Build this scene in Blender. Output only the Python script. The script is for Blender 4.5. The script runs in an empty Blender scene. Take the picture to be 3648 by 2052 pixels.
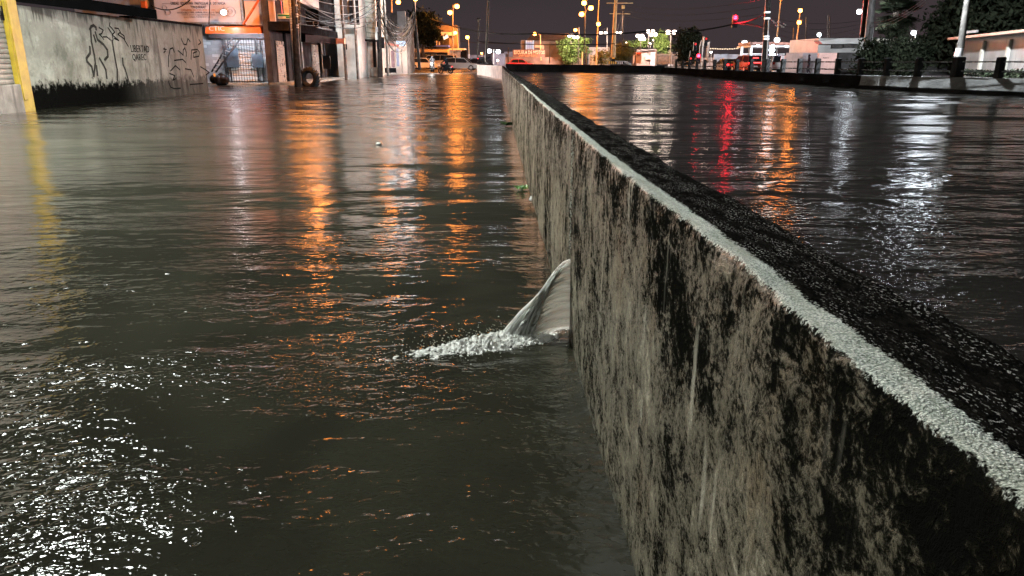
# -*- coding: utf-8 -*-
SKY = .049
EXPO = 0.0
HAZE_D = 0.0
import bpy, bmesh, math, random
import numpy as np
from mathutils import Vector, Matrix
random.seed(7); RNG = np.random.default_rng(11)
SC = bpy.context.scene
COL = SC.collection
R = math.radians
# ------------------------------------------------------------------ camera (a phone held just above the flood wall)
F, CX, CY, HC, PITCH = 26/36*3648, 1824.0, 1026.0, 1.3, R(17.0)
cp, sp = math.cos(PITCH), math.sin(PITCH)
cd = bpy.data.cameras.new('camera'); cam = bpy.data.objects.new('camera', cd); COL.objects.link(cam)
cd.sensor_width = 36; cd.lens = 26; cd.clip_start = 0.05; cd.clip_end = 3000
cam.location = (0, 0, HC); cam.rotation_euler = (R(90) - PITCH, 0, 0)
SC.camera = cam
def ray(u, v):
    x = (u - CX)/F; y = -(v - CY)/F
    return x, cp + y*sp, -sp + y*cp
def P(u, v, Y):
    x, yy, z = ray(u, v); t = Y/yy
    return Vector((x*t, Y, HC + z*t))
def PZ(u, v, zz):
    x, yy, z = ray(u, v); t = (zz - HC)/z
    return Vector((x*t, yy*t, zz))
def PXP(u, v, X):
    x, yy, z = ray(u, v); t = X/x
    return Vector((X, yy*t, HC + z*t))
# ------------------------------------------------------------------ objects
def tag(o, label=None, cat=None, group=None, kind=None):
    if label: o['label'] = label
    if cat: o['category'] = cat
    if group: o['group'] = group
    if kind: o['kind'] = kind
    return o
def thing(name, label, cat, loc=(0,0,0), group=None, rz=0.0):
    o = bpy.data.objects.new(name, None); COL.objects.link(o)
    o.empty_display_size = 0.1
    o.location = loc; o.rotation_euler = (0, 0, rz)
    return tag(o, label, cat, group)
def kids(o): return [c for c in bpy.data.objects if c.parent == o]
def dup(root, loc, rz=None, label=None, group=None, scale=None):
    r = root.copy(); COL.objects.link(r); r.location = loc
    if rz is not None: r.rotation_euler = (0, 0, rz)
    if scale: r.scale = scale if hasattr(scale, '__len__') else (scale,)*3
    if label: r['label'] = label
    if group: r['group'] = group
    for ch in kids(root):
        c = ch.copy(); COL.objects.link(c); c.parent = r
        for g in kids(ch):
            d = g.copy(); COL.objects.link(d); d.parent = c
    return r
class MB:
    def __init__(s): s.v = []; s.f = []
    def add(s, vs, fs):
        n = len(s.v); s.v += [Vector(p) for p in vs]; s.f += [tuple(i + n for i in f) for f in fs]; return s
    def box(s, c, d, rz=0.0, bev=0.0):
        hx, hy, hz = d[0]/2, d[1]/2, d[2]/2; m = Matrix.Rotation(rz, 3, 'Z'); c = Vector(c)
        if bev <= 0:
            pts = [(x, y, z) for z in (-hz, hz) for x, y in ((-hx,-hy),(hx,-hy),(hx,hy),(-hx,hy))]
            fs = [(3,2,1,0),(4,5,6,7),(0,1,5,4),(1,2,6,5),(2,3,7,6),(3,0,4,7)]
        else:
            b = min(bev, hx*.9, hy*.9, hz*.9); pts = []
            for z, k in ((-hz, b), (-hz + b, 0), (hz - b, 0), (hz, b)):
                X, Y = hx - k, hy - k
                pts += [(-X + (b-k)*0 , -Y, z), (X, -Y, z), (X, Y, z), (-X, Y, z)]
            fs = [(3,2,1,0), (12,13,14,15)]
            for l in range(3):
                for i in range(4):
                    j = (i+1) % 4; fs.append((l*4+i, l*4+j, l*4+4+j, l*4+4+i))
        return s.add([c + m @ Vector(p) for p in pts], fs)
    def bar(s, a, b, w, h):       # box beam from a to b
        a, b = Vector(a), Vector(b); d = (b - a); L = d.length; d.normalize()
        up = Vector((0,0,1)) if abs(d.z) < .95 else Vector((0,1,0))
        x = d.cross(up).normalized(); y = x.cross(d)
        pts = [p + x*sx*w/2 + y*sy*h/2 for p in (a, b) for sx, sy in ((-1,-1),(1,-1),(1,1),(-1,1))]
        return s.add(pts, [(3,2,1,0),(4,5,6,7),(0,1,5,4),(1,2,6,5),(2,3,7,6),(3,0,4,7)])
    def cyl(s, a, b, r0, r1=None, n=10, cap=True):
        r1 = r0 if r1 is None else r1
        return s.tube([a, b], [r0, r1], n, cap)
    def tube(s, path, r, n=6, cap=True):
        path = [Vector(p) for p in path]; m = len(path)
        rs = r if hasattr(r, '__len__') else [r]*m
        vs = []; ref = None
        for i, p in enumerate(path):
            t = (path[min(i+1, m-1)] - path[max(i-1, 0)]).normalized()
            if ref is None: ref = Vector((0,0,1)) if abs(t.z) < .9 else Vector((1,0,0))
            x = t.cross(ref)
            if x.length < 1e-5: x = t.cross(Vector((0,1,0)))
            x.normalize(); y = x.cross(t); ref = y
            for k in range(n):
                a = 2*math.pi*k/n; vs.append(p + (x*math.cos(a) + y*math.sin(a))*rs[i])
        fs = [(i*n+k, i*n+(k+1)%n, (i+1)*n+(k+1)%n, (i+1)*n+k) for i in range(m-1) for k in range(n)]
        if cap: fs += [tuple(range(n-1, -1, -1)), tuple((m-1)*n + k for k in range(n))]
        return s.add(vs, fs)
    def sphere(s, c, r, n=12, m=8):
        c = Vector(c); rx, ry, rz = r if hasattr(r, '__len__') else (r,)*3
        vs = [c + Vector((0,0,rz))]
        for i in range(1, m):
            t = math.pi*i/m
            for k in range(n):
                a = 2*math.pi*k/n; vs.append(c + Vector((rx*math.sin(t)*math.cos(a), ry*math.sin(t)*math.sin(a), rz*math.cos(t))))
        vs.append(c - Vector((0,0,rz))); e = len(vs) - 1
        fs = [(0, 1+k, 1+(k+1)%n) for k in range(n)]
        fs += [(1+i*n+k, 1+(i+1)*n+k, 1+(i+1)*n+(k+1)%n, 1+i*n+(k+1)%n) for i in range(m-2) for k in range(n)]
        fs += [(e, 1+(m-2)*n+(k+1)%n, 1+(m-2)*n+k) for k in range(n)]
        return s.add(vs, fs)
    def prism(s, pts, off):       # planar polygon swept along off
        pts = [Vector(p) for p in pts]; off = Vector(off); n = len(pts)
        return s.add(pts + [p + off for p in pts], [tuple(range(n-1,-1,-1)), tuple(range(n, 2*n))] + [(i, (i+1)%n, n+(i+1)%n, n+i) for i in range(n)])
    def quad(s, a, b, c, d): return s.add([a, b, c, d], [(0,1,2,3)])
    def build(s, name, mat, parent=None, smooth=False, local=False):
        me = bpy.data.meshes.new(name)
        off = Vector(parent.location) if (parent is not None and not local) else Vector((0,0,0))
        if parent is not None and not local and parent.parent is not None: off = off + Vector(parent.parent.location)
        me.from_pydata([tuple(p - off) for p in s.v], [], s.f); me.update()
        bm = bmesh.new(); bm.from_mesh(me); bmesh.ops.recalc_face_normals(bm, faces=bm.faces); bm.to_mesh(me); bm.free()
        if smooth:
            me.polygons.foreach_set('use_smooth', [True]*len(me.polygons)); me.set_sharp_from_angle(angle=R(40))
        o = bpy.data.objects.new(name, me); COL.objects.link(o)
        if mat: me.materials.append(mat)
        if parent is not None: o.parent = parent
        return o
def solo(name, mb, mat, label, cat, group=None, smooth=False):
    """a thing of one mesh"""
    return tag(mb.build(name, mat, None, smooth), label, cat, group)
def struct(o): o['kind'] = 'structure'; return o
def np_mesh(name, V, Fq, mat, uv=None, smooth=True, parent=None):
    me = bpy.data.meshes.new(name)
    me.vertices.add(len(V)); me.vertices.foreach_set('co', np.asarray(V, dtype=np.float32).ravel())
    Fq = np.asarray(Fq, dtype=np.int32); k = Fq.shape[1]
    me.loops.add(Fq.size); me.loops.foreach_set('vertex_index', Fq.ravel())
    me.polygons.add(len(Fq)); me.polygons.foreach_set('loop_start', np.arange(0, Fq.size, k, dtype=np.int32))
    me.polygons.foreach_set('loop_total', np.full(len(Fq), k, dtype=np.int32))
    if smooth: me.polygons.foreach_set('use_smooth', np.ones(len(Fq), dtype=bool))
    me.update(calc_edges=True)
    if uv is not None:
        l = me.uv_layers.new(name='UVMap'); l.data.foreach_set('uv', np.asarray(uv, dtype=np.float32)[Fq.ravel()].ravel())
    me.validate()
    o = bpy.data.objects.new(name, me); COL.objects.link(o)
    if mat: me.materials.append(mat)
    if parent is not None: o.parent = parent
    return o
def grid_faces(n, m):            # n rows of m
    i = np.arange(n-1)[:, None]*m + np.arange(m-1)[None, :]
    i = i.ravel(); return np.stack([i, i+1, i+m+1, i+m], 1)
def text(name, s, width, height, mat, parent, loc, rot=(R(90),0,0), align='CENTER', ext=.004, off=True, bold=0.0):
    cu = bpy.data.curves.new(name, 'FONT'); cu.body = s; cu.size = 1; cu.align_x = 'CENTER'; cu.align_y = 'CENTER'; cu.extrude = 0; cu.resolution_u = 2; cu.offset = bold
    t = bpy.data.objects.new(name, cu); COL.objects.link(t)
    dg = bpy.context.evaluated_depsgraph_get(); me = bpy.data.meshes.new_from_object(t.evaluated_get(dg))
    bpy.data.objects.remove(t); bpy.data.curves.remove(cu)
    n = len(me.vertices); a = np.zeros(n*3); me.vertices.foreach_get('co', a); a = a.reshape(-1, 3)
    lo, hi = a.min(0), a.max(0); ce = (lo + hi)/2; a -= ce
    a[:, 0] *= width/max(hi[0]-lo[0], 1e-6); a[:, 1] *= height/max(hi[1]-lo[1], 1e-6)
    me.vertices.foreach_set('co', a.ravel()); me.update()
    bm = bmesh.new(); bm.from_mesh(me)
    r = bmesh.ops.extrude_face_region(bm, geom=bm.faces[:])
    bmesh.ops.translate(bm, verts=[g for g in r['geom'] if isinstance(g, bmesh.types.BMVert)], vec=(0,0,ext))
    bm.to_mesh(me); bm.free()
    me.name = name; me.materials.clear(); me.materials.append(mat)
    o = bpy.data.objects.new(name, me); COL.objects.link(o)
    off_ = Vector(parent.location) if (parent is not None and off) else Vector((0,0,0))
    if parent is not None and off and parent.parent is not None: off_ = off_ + Vector(parent.parent.location)
    o.location = Vector(loc) - off_; o.rotation_euler = rot
    if parent is not None: o.parent = parent
    return o
# ------------------------------------------------------------------ materials
MC = {}
class NT:
    def __init__(s, name):
        s.m = bpy.data.materials.new(name); s.m.use_nodes = True; s.t = s.m.node_tree; s.t.nodes.clear()
        s.out = s.n('ShaderNodeOutputMaterial')
    def n(s, typ, **kw):
        k = s.t.nodes.new(typ)
        for a, b in kw.items(): setattr(k, a, b)
        return k
    def l(s, a, b): s.t.links.new(a, b)
    def set(s, sock, val):
        if isinstance(val, bpy.types.NodeSocket): s.l(val, sock)
        elif val is not None: sock.default_value = val
    def math(s, op, a, b=None, c=None, clamp=False):
        k = s.n('ShaderNodeMath', operation=op, use_clamp=clamp)
        for i, x in enumerate((a, b, c)): s.set(k.inputs[i], x)
        return k.outputs[0]
    def mix(s, f, a, b, mode='MIX'):
        k = s.n('ShaderNodeMix', data_type='RGBA', blend_type=mode)
        s.set(k.inputs[0], f); s.set(k.inputs[6], a if isinstance(a, bpy.types.NodeSocket) else (*a[:3], 1)); s.set(k.inputs[7], b if isinstance(b, bpy.types.NodeSocket) else (*b[:3], 1))
        return k.outputs[2]
    def coord(s, kind='Object', scale=(1,1,1), loc=(0,0,0), rot=(0,0,0)):
        if kind == 'World': c = s.n('ShaderNodeNewGeometry').outputs['Position']
        else: c = s.n('ShaderNodeTexCoord').outputs[kind]
        m = s.n('ShaderNodeMapping'); m.inputs['Scale'].default_value = scale; m.inputs['Location'].default_value = loc; m.inputs['Rotation'].default_value = rot
        s.l(c, m.inputs['Vector']); return m.outputs[0]
    def noise(s, vec, scale=1, detail=4, rough=.5, dist=0.0, ntype=None):
        k = s.n('ShaderNodeTexNoise'); s.l(vec, k.inputs['Vector'])
        k.inputs['Scale'].default_value = scale; k.inputs['Detail'].default_value = detail; k.inputs['Roughness'].default_value = rough; k.inputs['Distortion'].default_value = dist
        return k.outputs[0]
    def voro(s, vec, scale=1, feature='F1', out='Distance', rand=1.0):
        k = s.n('ShaderNodeTexVoronoi', feature=feature); s.l(vec, k.inputs['Vector']); k.inputs['Scale'].default_value = scale; k.inputs['Randomness'].default_value = rand
        return k.outputs[out]
    def ramp(s, x, stops):
        k = s.n('ShaderNodeValToRGB'); e = k.color_ramp.elements
        while len(e) < len(stops): e.new(.5)
        for i, (p, c) in enumerate(stops):
            e[i].position = p; e[i].color = (c, c, c, 1) if not hasattr(c, '__len__') else (*c[:3], 1)
        s.l(x, k.inputs[0]); return k.outputs[0]
    def smooth(s, x, a, b):
        k = s.n('ShaderNodeMapRange', interpolation_type='SMOOTHSTEP'); s.set(k.inputs[0], x); s.set(k.inputs[1], a); s.set(k.inputs[2], b); return k.outputs[0]
    def bump(s, h, dist=.01, strength=1.0, normal=None):
        k = s.n('ShaderNodeBump'); k.inputs['Strength'].default_value = strength; k.inputs['Distance'].default_value = dist; s.l(h, k.inputs['Height'])
        if normal is not None: s.l(normal, k.inputs['Normal'])
        return k.outputs[0]
    def bsdf(s, **kw):
        b = s.n('ShaderNodeBsdfPrincipled')
        for a, v in kw.items():
            nm = {'color':'Base Color','rough':'Roughness','metal':'Metallic','spec':'Specular IOR Level','ior':'IOR','normal':'Normal','alpha':'Alpha','em':'Emission Color','ems':'Emission Strength','coat':'Coat Weight','trans':'Transmission Weight'}[a]
            if isinstance(v, tuple) and len(v) == 3 and a in ('color','em'): v = (*v, 1)
            s.set(b.inputs[nm], v)
        s.l(b.outputs[0], s.out.inputs[0]); return b
def mat(name, c, rough=.5, var=.35, scale=3.0, metal=0.0, streak=0.0, bump=.0, spec=.22, coat=0.0):
    """painted / weathered surface: base colour broken up by noise and, when streak>0, by vertical run marks"""
    if name in MC: return MC[name]
    if max(c) < .075 and coat == 0: spec = 0.0 if rough >= .5 else .015
    t = NT(name); co = t.coord('World')
    n1 = t.noise(co, scale, 6, .6)
    dk = tuple(x*(1-var) for x in c); lt = tuple(min(1, x*(1+var*.5)) for x in c)
    col = t.mix(t.smooth(n1, .35, .68), dk, lt)
    if streak > 0:
        sv = t.noise(t.coord('World', (5, 5, .35)), 1.4, 5, .65)
        col = t.mix(t.math('MULTIPLY', t.smooth(sv, .52, .72), streak), col, tuple(x*.25 for x in c))
    nr = t.math('MULTIPLY_ADD', n1, .3, rough - .15)
    kw = dict(color=col, rough=nr, metal=metal, spec=spec, coat=coat)
    if bump > 0: kw['normal'] = t.bump(t.noise(co, scale*12, 4, .6), bump)
    t.bsdf(**kw); MC[name] = t.m; return t.m
def emis(name, c, s):
    if name in MC: return MC[name]
    t = NT(name); e = t.n('ShaderNodeEmission'); e.inputs[0].default_value = (*c, 1); e.inputs[1].default_value = s
    t.l(e.outputs[0], t.out.inputs[0]); MC[name] = t.m; return t.m
# ================================================================== night sky
W = bpy.data.worlds.new('World'); SC.world = W; W.use_nodes = True
wt = W.node_tree; wt.nodes.clear()
wo = wt.nodes.new('ShaderNodeOutputWorld'); bg = wt.nodes.new('ShaderNodeBackground'); sk = wt.nodes.new('ShaderNodeTexSky')
sk.sky_type = 'NISHITA'; sk.sun_disc = False; sk.sun_elevation = R(1.0); sk.sun_rotation = R(200); sk.air_density = 2; sk.dust_density = 5
tc = wt.nodes.new('ShaderNodeTexCoord'); mp = wt.nodes.new('ShaderNodeMapping'); mp.inputs['Scale'].default_value = (1, 1, 3)
nz = wt.nodes.new('ShaderNodeTexNoise'); nz.inputs['Scale'].default_value = 1.6; nz.inputs['Detail'].default_value = 5
wt.links.new(tc.outputs['Generated'], mp.inputs[0]); wt.links.new(mp.outputs[0], nz.inputs['Vector'])
cr = wt.nodes.new('ShaderNodeValToRGB')                       # low rain cloud lit by the city
cr.color_ramp.elements[0].position = .3; cr.color_ramp.elements[0].color = (.72, .59, .64, 1)
cr.color_ramp.elements[1].position = .75; cr.color_ramp.elements[1].color = (1.05, .86, .90, 1)
wt.links.new(nz.outputs[0], cr.inputs[0])
mx = wt.nodes.new('ShaderNodeMix'); mx.data_type = 'RGBA'; mx.blend_type = 'MIX'; mx.inputs[0].default_value = .96
sz = wt.nodes.new('ShaderNodeSeparateXYZ'); wt.links.new(tc.outputs['Generated'], sz.inputs[0])
gr = wt.nodes.new('ShaderNodeValToRGB'); gr.color_ramp.elements[0].position = .0; gr.color_ramp.elements[0].color = (1.30, 1.17, 1.19, 1); gr.color_ramp.elements[1].position = .26; gr.color_ramp.elements[1].color = (.40, .40, .42, 1)
e_ = gr.color_ramp.elements.new(.09); e_.color = (1.0, .97, 1.0, 1)
wt.links.new(sz.outputs[2], gr.inputs[0]); mg = wt.nodes.new('ShaderNodeMix'); mg.data_type = 'RGBA'; mg.blend_type = 'MULTIPLY'; mg.inputs[0].default_value = 1
wt.links.new(cr.outputs[0], mg.inputs[6]); wt.links.new(gr.outputs[0], mg.inputs[7])
wt.links.new(sk.outputs[0], mx.inputs[6]); wt.links.new(mg.outputs[2], mx.inputs[7])
wt.links.new(mx.outputs[2], bg.inputs[0]); bg.inputs[1].default_value = SKY
wt.links.new(bg.outputs[0], wo.inputs[0])
sd = bpy.data.lights.new('sun', 'SUN'); sd.energy = 0.004; sd.angle = R(15); sd.color = (.8, .85, 1)
so = bpy.data.objects.new('sun', sd); COL.objects.link(so); so.rotation_euler = (R(40), 0, R(20))
SC.view_settings.view_transform = 'Standard'; SC.view_settings.look = 'None'; SC.view_settings.exposure = EXPO; SC.view_settings.gamma = 1
SC.cycles.use_denoising = True
SC.cycles.max_bounces = 6; SC.cycles.diffuse_bounces = 2; SC.cycles.glossy_bounces = 3; SC.cycles.transmission_bounces = 4; SC.cycles.volume_bounces = 0
SC.cycles.caustics_reflective = False; SC.cycles.caustics_refractive = False; SC.cycles.sample_clamp_indirect = 4; SC.cycles.sample_clamp_direct = 12
SC.cycles.use_adaptive_sampling = False

# ================================================================== flood wall line
WY = np.array([-2.0, 1.655, 3.465, 7.30, 29.6, 60.0]); WX = np.array([.412, .328, .280, .193, -.294, -.79])
def xw(Y): return np.interp(Y, WY, WX)
WT = 1.0        # top of the flood wall above the street water
ZC = 0.5        # canal water level
def smooth_noise(x, seed, scale, octv=4, per=.5):
    """1-D value noise"""
    r = np.random.default_rng(seed); out = np.zeros_like(x, dtype=float); a = 1.0; s = scale
    for _ in range(octv):
        k = r.uniform(-1, 1, 4096); t = x*s + 777.3; i = np.floor(t).astype(int); f = t - i; f = f*f*(3-2*f)
        out += a*(k[i % 4096]*(1-f) + k[(i+1) % 4096]*f); a *= per; s *= 2.03
    return out
def noise2(x, y, seed, scale=1.0, octv=4, per=.5):
    r = np.random.default_rng(seed); out = np.zeros_like(x, dtype=float); a = 1.0; s = scale
    for _ in range(octv):
        k = r.uniform(-1, 1, (256, 256)); tx = x*s + 100.3; ty = y*s + 57.7
        i = np.floor(tx).astype(int); j = np.floor(ty).astype(int); fx = tx - i; fy = ty - j
        fx = fx*fx*(3-2*fx); fy = fy*fy*(3-2*fy)
        g = lambda p, q: k[p % 256, q % 256]
        out += a*((g(i,j)*(1-fx) + g(i+1,j)*fx)*(1-fy) + (g(i,j+1)*(1-fx) + g(i+1,j+1)*fx)*fy); a *= per; s *= 2.03
    return out

# ================================================================== water
def water_mat(name, tint, slope, xr=0.0):
    t = NT(name)
    pos = t.n('ShaderNodeNewGeometry').outputs['Position']
    sx = t.n('ShaderNodeSeparateXYZ'); t.l(pos, sx.inputs[0]); Y = sx.outputs[1]
    n3 = t.noise(t.coord('World', (.5, 1.3, 1)), 1.0, 3, .5)                                   # cat's paws and smooth slicks
    slick = t.smooth(n3, .34, .62)
    h = None
    for i, (lam, ang) in enumerate(((.026, -14), (.06, 10), (.14, -6), (.33, 7))):
        yr = math.sqrt(520*lam)
        w = t.math('MULTIPLY', t.smooth(Y, yr*1.5, yr*.55), t.math('MULTIPLY_ADD', slick, .9, .35) if i < 2 else 1.0)
        k = t.noise(t.coord('World', ((.72, .6, .42, .42)[i]/lam, 1/lam, 1/lam), loc=(i*3.1, i*1.7, 0), rot=(0, 0, R(ang))), 1.0, 1.5, .5, .5)
        x = t.math('MULTIPLY', t.math('MULTIPLY', k, w), 1.15*slope*lam*(2.3, 1.8, .78, .55)[i])
        h = x if h is None else t.math('ADD', h, x)
    vd = t.voro(t.coord('World', (8, 8, .01)), 1.0)                                        # rings of falling rain
    ring = t.math('MULTIPLY', t.math('SINE', t.math('MULTIPLY', vd, 75.0)), t.smooth(vd, .16, .0))
    h = t.math('ADD', h, t.math('MULTIPLY', t.math('MULTIPLY', ring, t.smooth(Y, 11, 3)), .0013))
    nrm = t.bump(h, 1.0, 1.0)
    ro = t.math('MULTIPLY_ADD', t.smooth(Y, 1.5, 5.0), .07, .075)
    ro = t.math('MULTIPLY_ADD', t.smooth(Y, 5.0, 16.0), .105, ro)
    ro = t.math('MULTIPLY_ADD', t.smooth(Y, 15.0, 55.0), .06, ro)
    ro = t.math('MULTIPLY_ADD', t.smooth(Y, 2.0, 12.0), xr, ro)
    ro = t.math('MULTIPLY', ro, t.math('MULTIPLY_ADD', slick, .35, .75))
    mud = t.noise(t.coord('World', (.9, .9, 1)), 1.0, 4, .55, .8)
    col = t.mix(t.smooth(mud, .35, .7), tuple(c*.8 for c in tint), tuple(c*1.2 for c in tint))
    df = t.n('ShaderNodeBsdfDiffuse'); t.l(col, df.inputs[0])
    gl = t.n('ShaderNodeBsdfAnisotropic'); gl.distribution = 'BECKMANN'; gl.inputs['Color'].default_value = (1, 1, 1, 1); t.l(ro, gl.inputs['Roughness']); t.l(nrm, gl.inputs['Normal'])
    fr = t.n('ShaderNodeFresnel'); fr.inputs[0].default_value = 1.33; t.l(nrm, fr.inputs['Normal'])
    ms = t.n('ShaderNodeMixShader'); t.l(fr.outputs[0], ms.inputs[0]); t.l(df.outputs[0], ms.inputs[1]); t.l(gl.outputs[0], ms.inputs[2]); t.l(ms.outputs[0], t.out.inputs[0])
    return t.m
def wave_field(X, Y, amp, seed, jet=True):
    r = np.random.default_rng(seed); z = np.zeros_like(X)
    wx = X + .35*noise2(X, Y, seed+1, .35, 2); wy = Y + .35*noise2(X, Y, seed+2, .35, 2)
    d = np.hypot(X, Y)
    for i in range(30):
        lam = .16*(1.135**i)*r.uniform(.95, 1.05)
        if lam > 6: break
        th = R(90) + r.normal(0, R(20)); k = 2*math.pi/lam
        a = amp*lam*.0046*r.uniform(.6, 1.3)*min(1, .42*(1/lam)**.55)
        a = a*np.clip(1.6 - (d*.055/lam), 0, 1)          # waves finer than the mesh fade out
        z += a*np.sin(k*(wx*math.cos(th) + wy*math.sin(th)) + r.uniform(0, 6.28))
    z *= (.55 + .75*np.clip(noise2(X, Y*.6, seed+9, .28, 3) + .4, 0, 1.3))
    z *= (.50 + .5*np.clip((d - 4)/14, 0, 1)) if jet else 1.0
    if jet:
        dx, dy = X + .15, Y - 3.42; rr = np.hypot(dx, dy)
        z += .0042*np.exp(-rr/.9)*np.sin(rr*2*math.pi/.19 + .8*noise2(X, Y, 5, 2.0, 2))*np.clip(rr/.12, 0, 1)
        z += .006*np.exp(-((rr-.1)/.3)**2)*noise2(X, Y, 77, 9, 3)
    return z
def rows(y0, y1, s0, g):
    ys = [y0]
    while ys[-1] < y1: ys.append(ys[-1] + s0 + max(0, ys[-1])*g)
    return np.array(ys)
def water_sheet(name, mat_, X_of, ys, S, z0, amp, seed, jet):
    Y = np.repeat(ys[:, None], len(S), 1); X = X_of(Y, S[None, :])
    Z = z0 + wave_field(X, Y, amp, seed, jet)
    f = grid_faces(len(ys), len(S))
    o = np_mesh(name, np.stack([X, Y, Z], -1).reshape(-1, 3), f if S[-1] > S[0] else f[:, ::-1], mat_)
    return struct(o)
M_FLOOD = water_mat('muddy_flood_water', (.0195, .0195, .0135), .086)
M_CANAL = water_mat('dark_canal_water', (.012, .0115, .010), .11, .012)
ys = rows(-1.5, 96, .022, .0085)
S = np.concatenate([-np.linspace(-.06, 5, 190), -(5 + np.linspace(.03, 1, 120)**1.6*40)])
flood = water_sheet('flood_water', M_FLOOD, lambda Y, s: xw(np.minimum(Y, 84)) - np.where(Y > 60, np.clip((Y-60)*.125, 0, 3.0), 0) + s, ys, S, 0.0, 1.0, 21, True)
ys2 = rows(.2, 72, .03, .0085)
S2 = np.concatenate([np.linspace(.10, 4, 140), 4 + np.linspace(.03, 1, 120)**1.3*12])
canal = water_sheet('canal_water', M_CANAL, lambda Y, s: xw(np.minimum(Y, 60)) + s, ys2, S2, ZC, .85, 40, False)

# ================================================================== the flood wall
def wall_mat():
    t = NT('mouldy_wet_concrete')
    uv = t.n('ShaderNodeUVMap').outputs[0]
    s = t.n('ShaderNodeSeparateXYZ'); t.l(uv, s.inputs[0]); U, V = s.outputs[0], s.outputs[1]
    def uvm(su, sv, lo=0):
        m = t.n('ShaderNodeMapping'); m.inputs['Scale'].default_value = (su, sv, 1); m.inputs['Location'].default_value = (lo, lo*.7, 0); t.l(uv, m.inputs[0]); return m.outputs[0]
    # --- the street face
    big = t.noise(uvm(1.5, 1.1), 1, 5, .62, .5)
    runs = t.noise(uvm(9, 1.2, 3), 1, 7, .72, .8)
    runs2 = t.noise(uvm(30, 5.0, 9), 1, 6, .75, 1.2)
    grit = t.noise(uvm(75, 90, 2), 1, 4, .75, .6)
    blot = t.noise(uvm(4.6, 4.8, 5), 1, 6, .72, .7)
    mid = t.noise(uvm(15, 15, 41), 1, 6, .74, .8)
    near = t.smooth(U, 3.4, .5)
    def mad(x, k, y): return t.math('MULTIPLY_ADD', x, k, y)
    val = mad(big, .40, mad(runs, .24, mad(blot, .44, mad(mid, .66, mad(runs2, .10, mad(grit, .54, -1.19))))))   # centred on 0
    val = mad(val, 1.55, .462)
    depth = mad(near, .17, .09)
    edge = t.math('ADD', V, t.math('ADD', depth, mad(t.noise(uvm(2.2, 3.0, 13), 1, 6, .7, .6), .7, -.35)))
    mould = t.smooth(edge, -.16, .13)
    val = t.math('SUBTRACT', val, mad(mould, mad(near, -.02, .135), mad(near, .012, -.01)))
    base = t.ramp(val, [(.30, (.004, .004, .0035)), (.40, (.015, .0135, .009)), (.47, (.044, .038, .024)), (.55, (.084, .073, .049)), (.66, (.138, .122, .087)), (.80, (.30, .275, .21))])
    rust = t.smooth(t.noise(uvm(5, 2.0, 21), 1, 4, .65), .54, .70)
    base = t.mix(t.math('MULTIPLY', rust, .45), base, t.mix(.75, base, (1.25, .80, .48), 'MULTIPLY'))
    drip = t.math('MULTIPLY', t.smooth(t.noise(uvm(22, .9, 51), 1, 3, .5, .2), .60, .68), t.smooth(t.noise(uvm(4, 2.6, 52), 1, 3, .5), .50, .62))
    base = t.mix(t.math('MULTIPLY', drip, .7), base, (.33, .31, .25))
    low = t.math('MULTIPLY', t.smooth(V, -.93, -1.01), .75)
    base = t.mix(low, base, (.022, .022, .014))
    # --- the top: dark wet gritty cement
    topn = t.noise(uvm(30, 70, 4), 1, 5, .75)
    top = t.ramp(topn, [(.42, (.003, .003, .003)), (.60, (.009, .008, .007)), (.74, (.04, .034, .030))])
    glint_fleck = t.math('MULTIPLY', t.smooth(t.noise(uvm(150, 260, 33), 1, 2, .6), .575, .64), t.smooth(t.noise(uvm(9, 26, 34), 1, 3, .6), .42, .62))
    top = t.mix(glint_fleck, top, (.30, .29, .28))  # wet glints put into the colour as pale flecks
    ontop = t.smooth(V, -.006, .004)
    col = t.mix(ontop, base, top)
    # --- the sandy white paint line along the edge
    ln = t.math('MULTIPLY_ADD', t.noise(uvm(9, 14, 6), 1, 6, .68), 1.0, -.5)
    ln = t.math('ADD', ln, t.math('MULTIPLY', t.math('SUBTRACT', t.noise(uvm(160, 160, 8), 1, 2, .6), .5), 1.3))
    wid = t.n('ShaderNodeMapRange'); t.l(U, wid.inputs[0])
    for i, x in enumerate((.5, 7.6, .035, .019)): wid.inputs[1+i].default_value = x
    vv = t.math('ADD', V, t.math('MULTIPLY', ln, .022))
    m1 = t.smooth(vv, -.0055, -.0005); m2 = t.smooth(t.math('SUBTRACT', vv, wid.outputs[0]), .003, -.002)
    brk = t.smooth(t.math('SUBTRACT', t.noise(uvm(1.6, .01, 31), 1, 4, .6), t.math('MULTIPLY', t.smooth(U, 5.0, 14.0), .62)), .02, .12)
    gv = t.voro(uvm(340, 340), 1.0); 
    line = t.math('MULTIPLY', t.math('MULTIPLY', m1, m2), brk)
    hole = t.smooth(t.noise(uvm(210, 210, 17), 1, 3, .7), .26, .35)
    line = t.math('MULTIPLY', line, hole)
    lc = t.mix(t.smooth(gv, .20, .75), (.74, .76, .70), (.28, .31, .28))  # gaps between the grains darkened, their shade put into the colour
    lc = t.mix(t.math('MULTIPLY', t.smooth(t.noise(uvm(5, 30, 61), 1, 6, .7), .42, .66), .72), lc, (.30, .32, .26))
    col = t.mix(line, col, lc)
    # wet sheen
    wet = t.noise(uvm(24, 2.0, 14), 1, 4, .6)
    rf = t.math('MULTIPLY_ADD', wet, .6, .10)
    ro = t.math('ADD', t.math('MULTIPLY', rf, t.math('SUBTRACT', 1.0, ontop)), t.math('MULTIPLY', ontop, .66))
    hb = t.math('ADD', t.math('MULTIPLY', runs2, .0012), t.math('MULTIPLY', grit, .0028))
    hb = t.math('ADD', hb, t.math('MULTIPLY', mid, .006))
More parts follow.
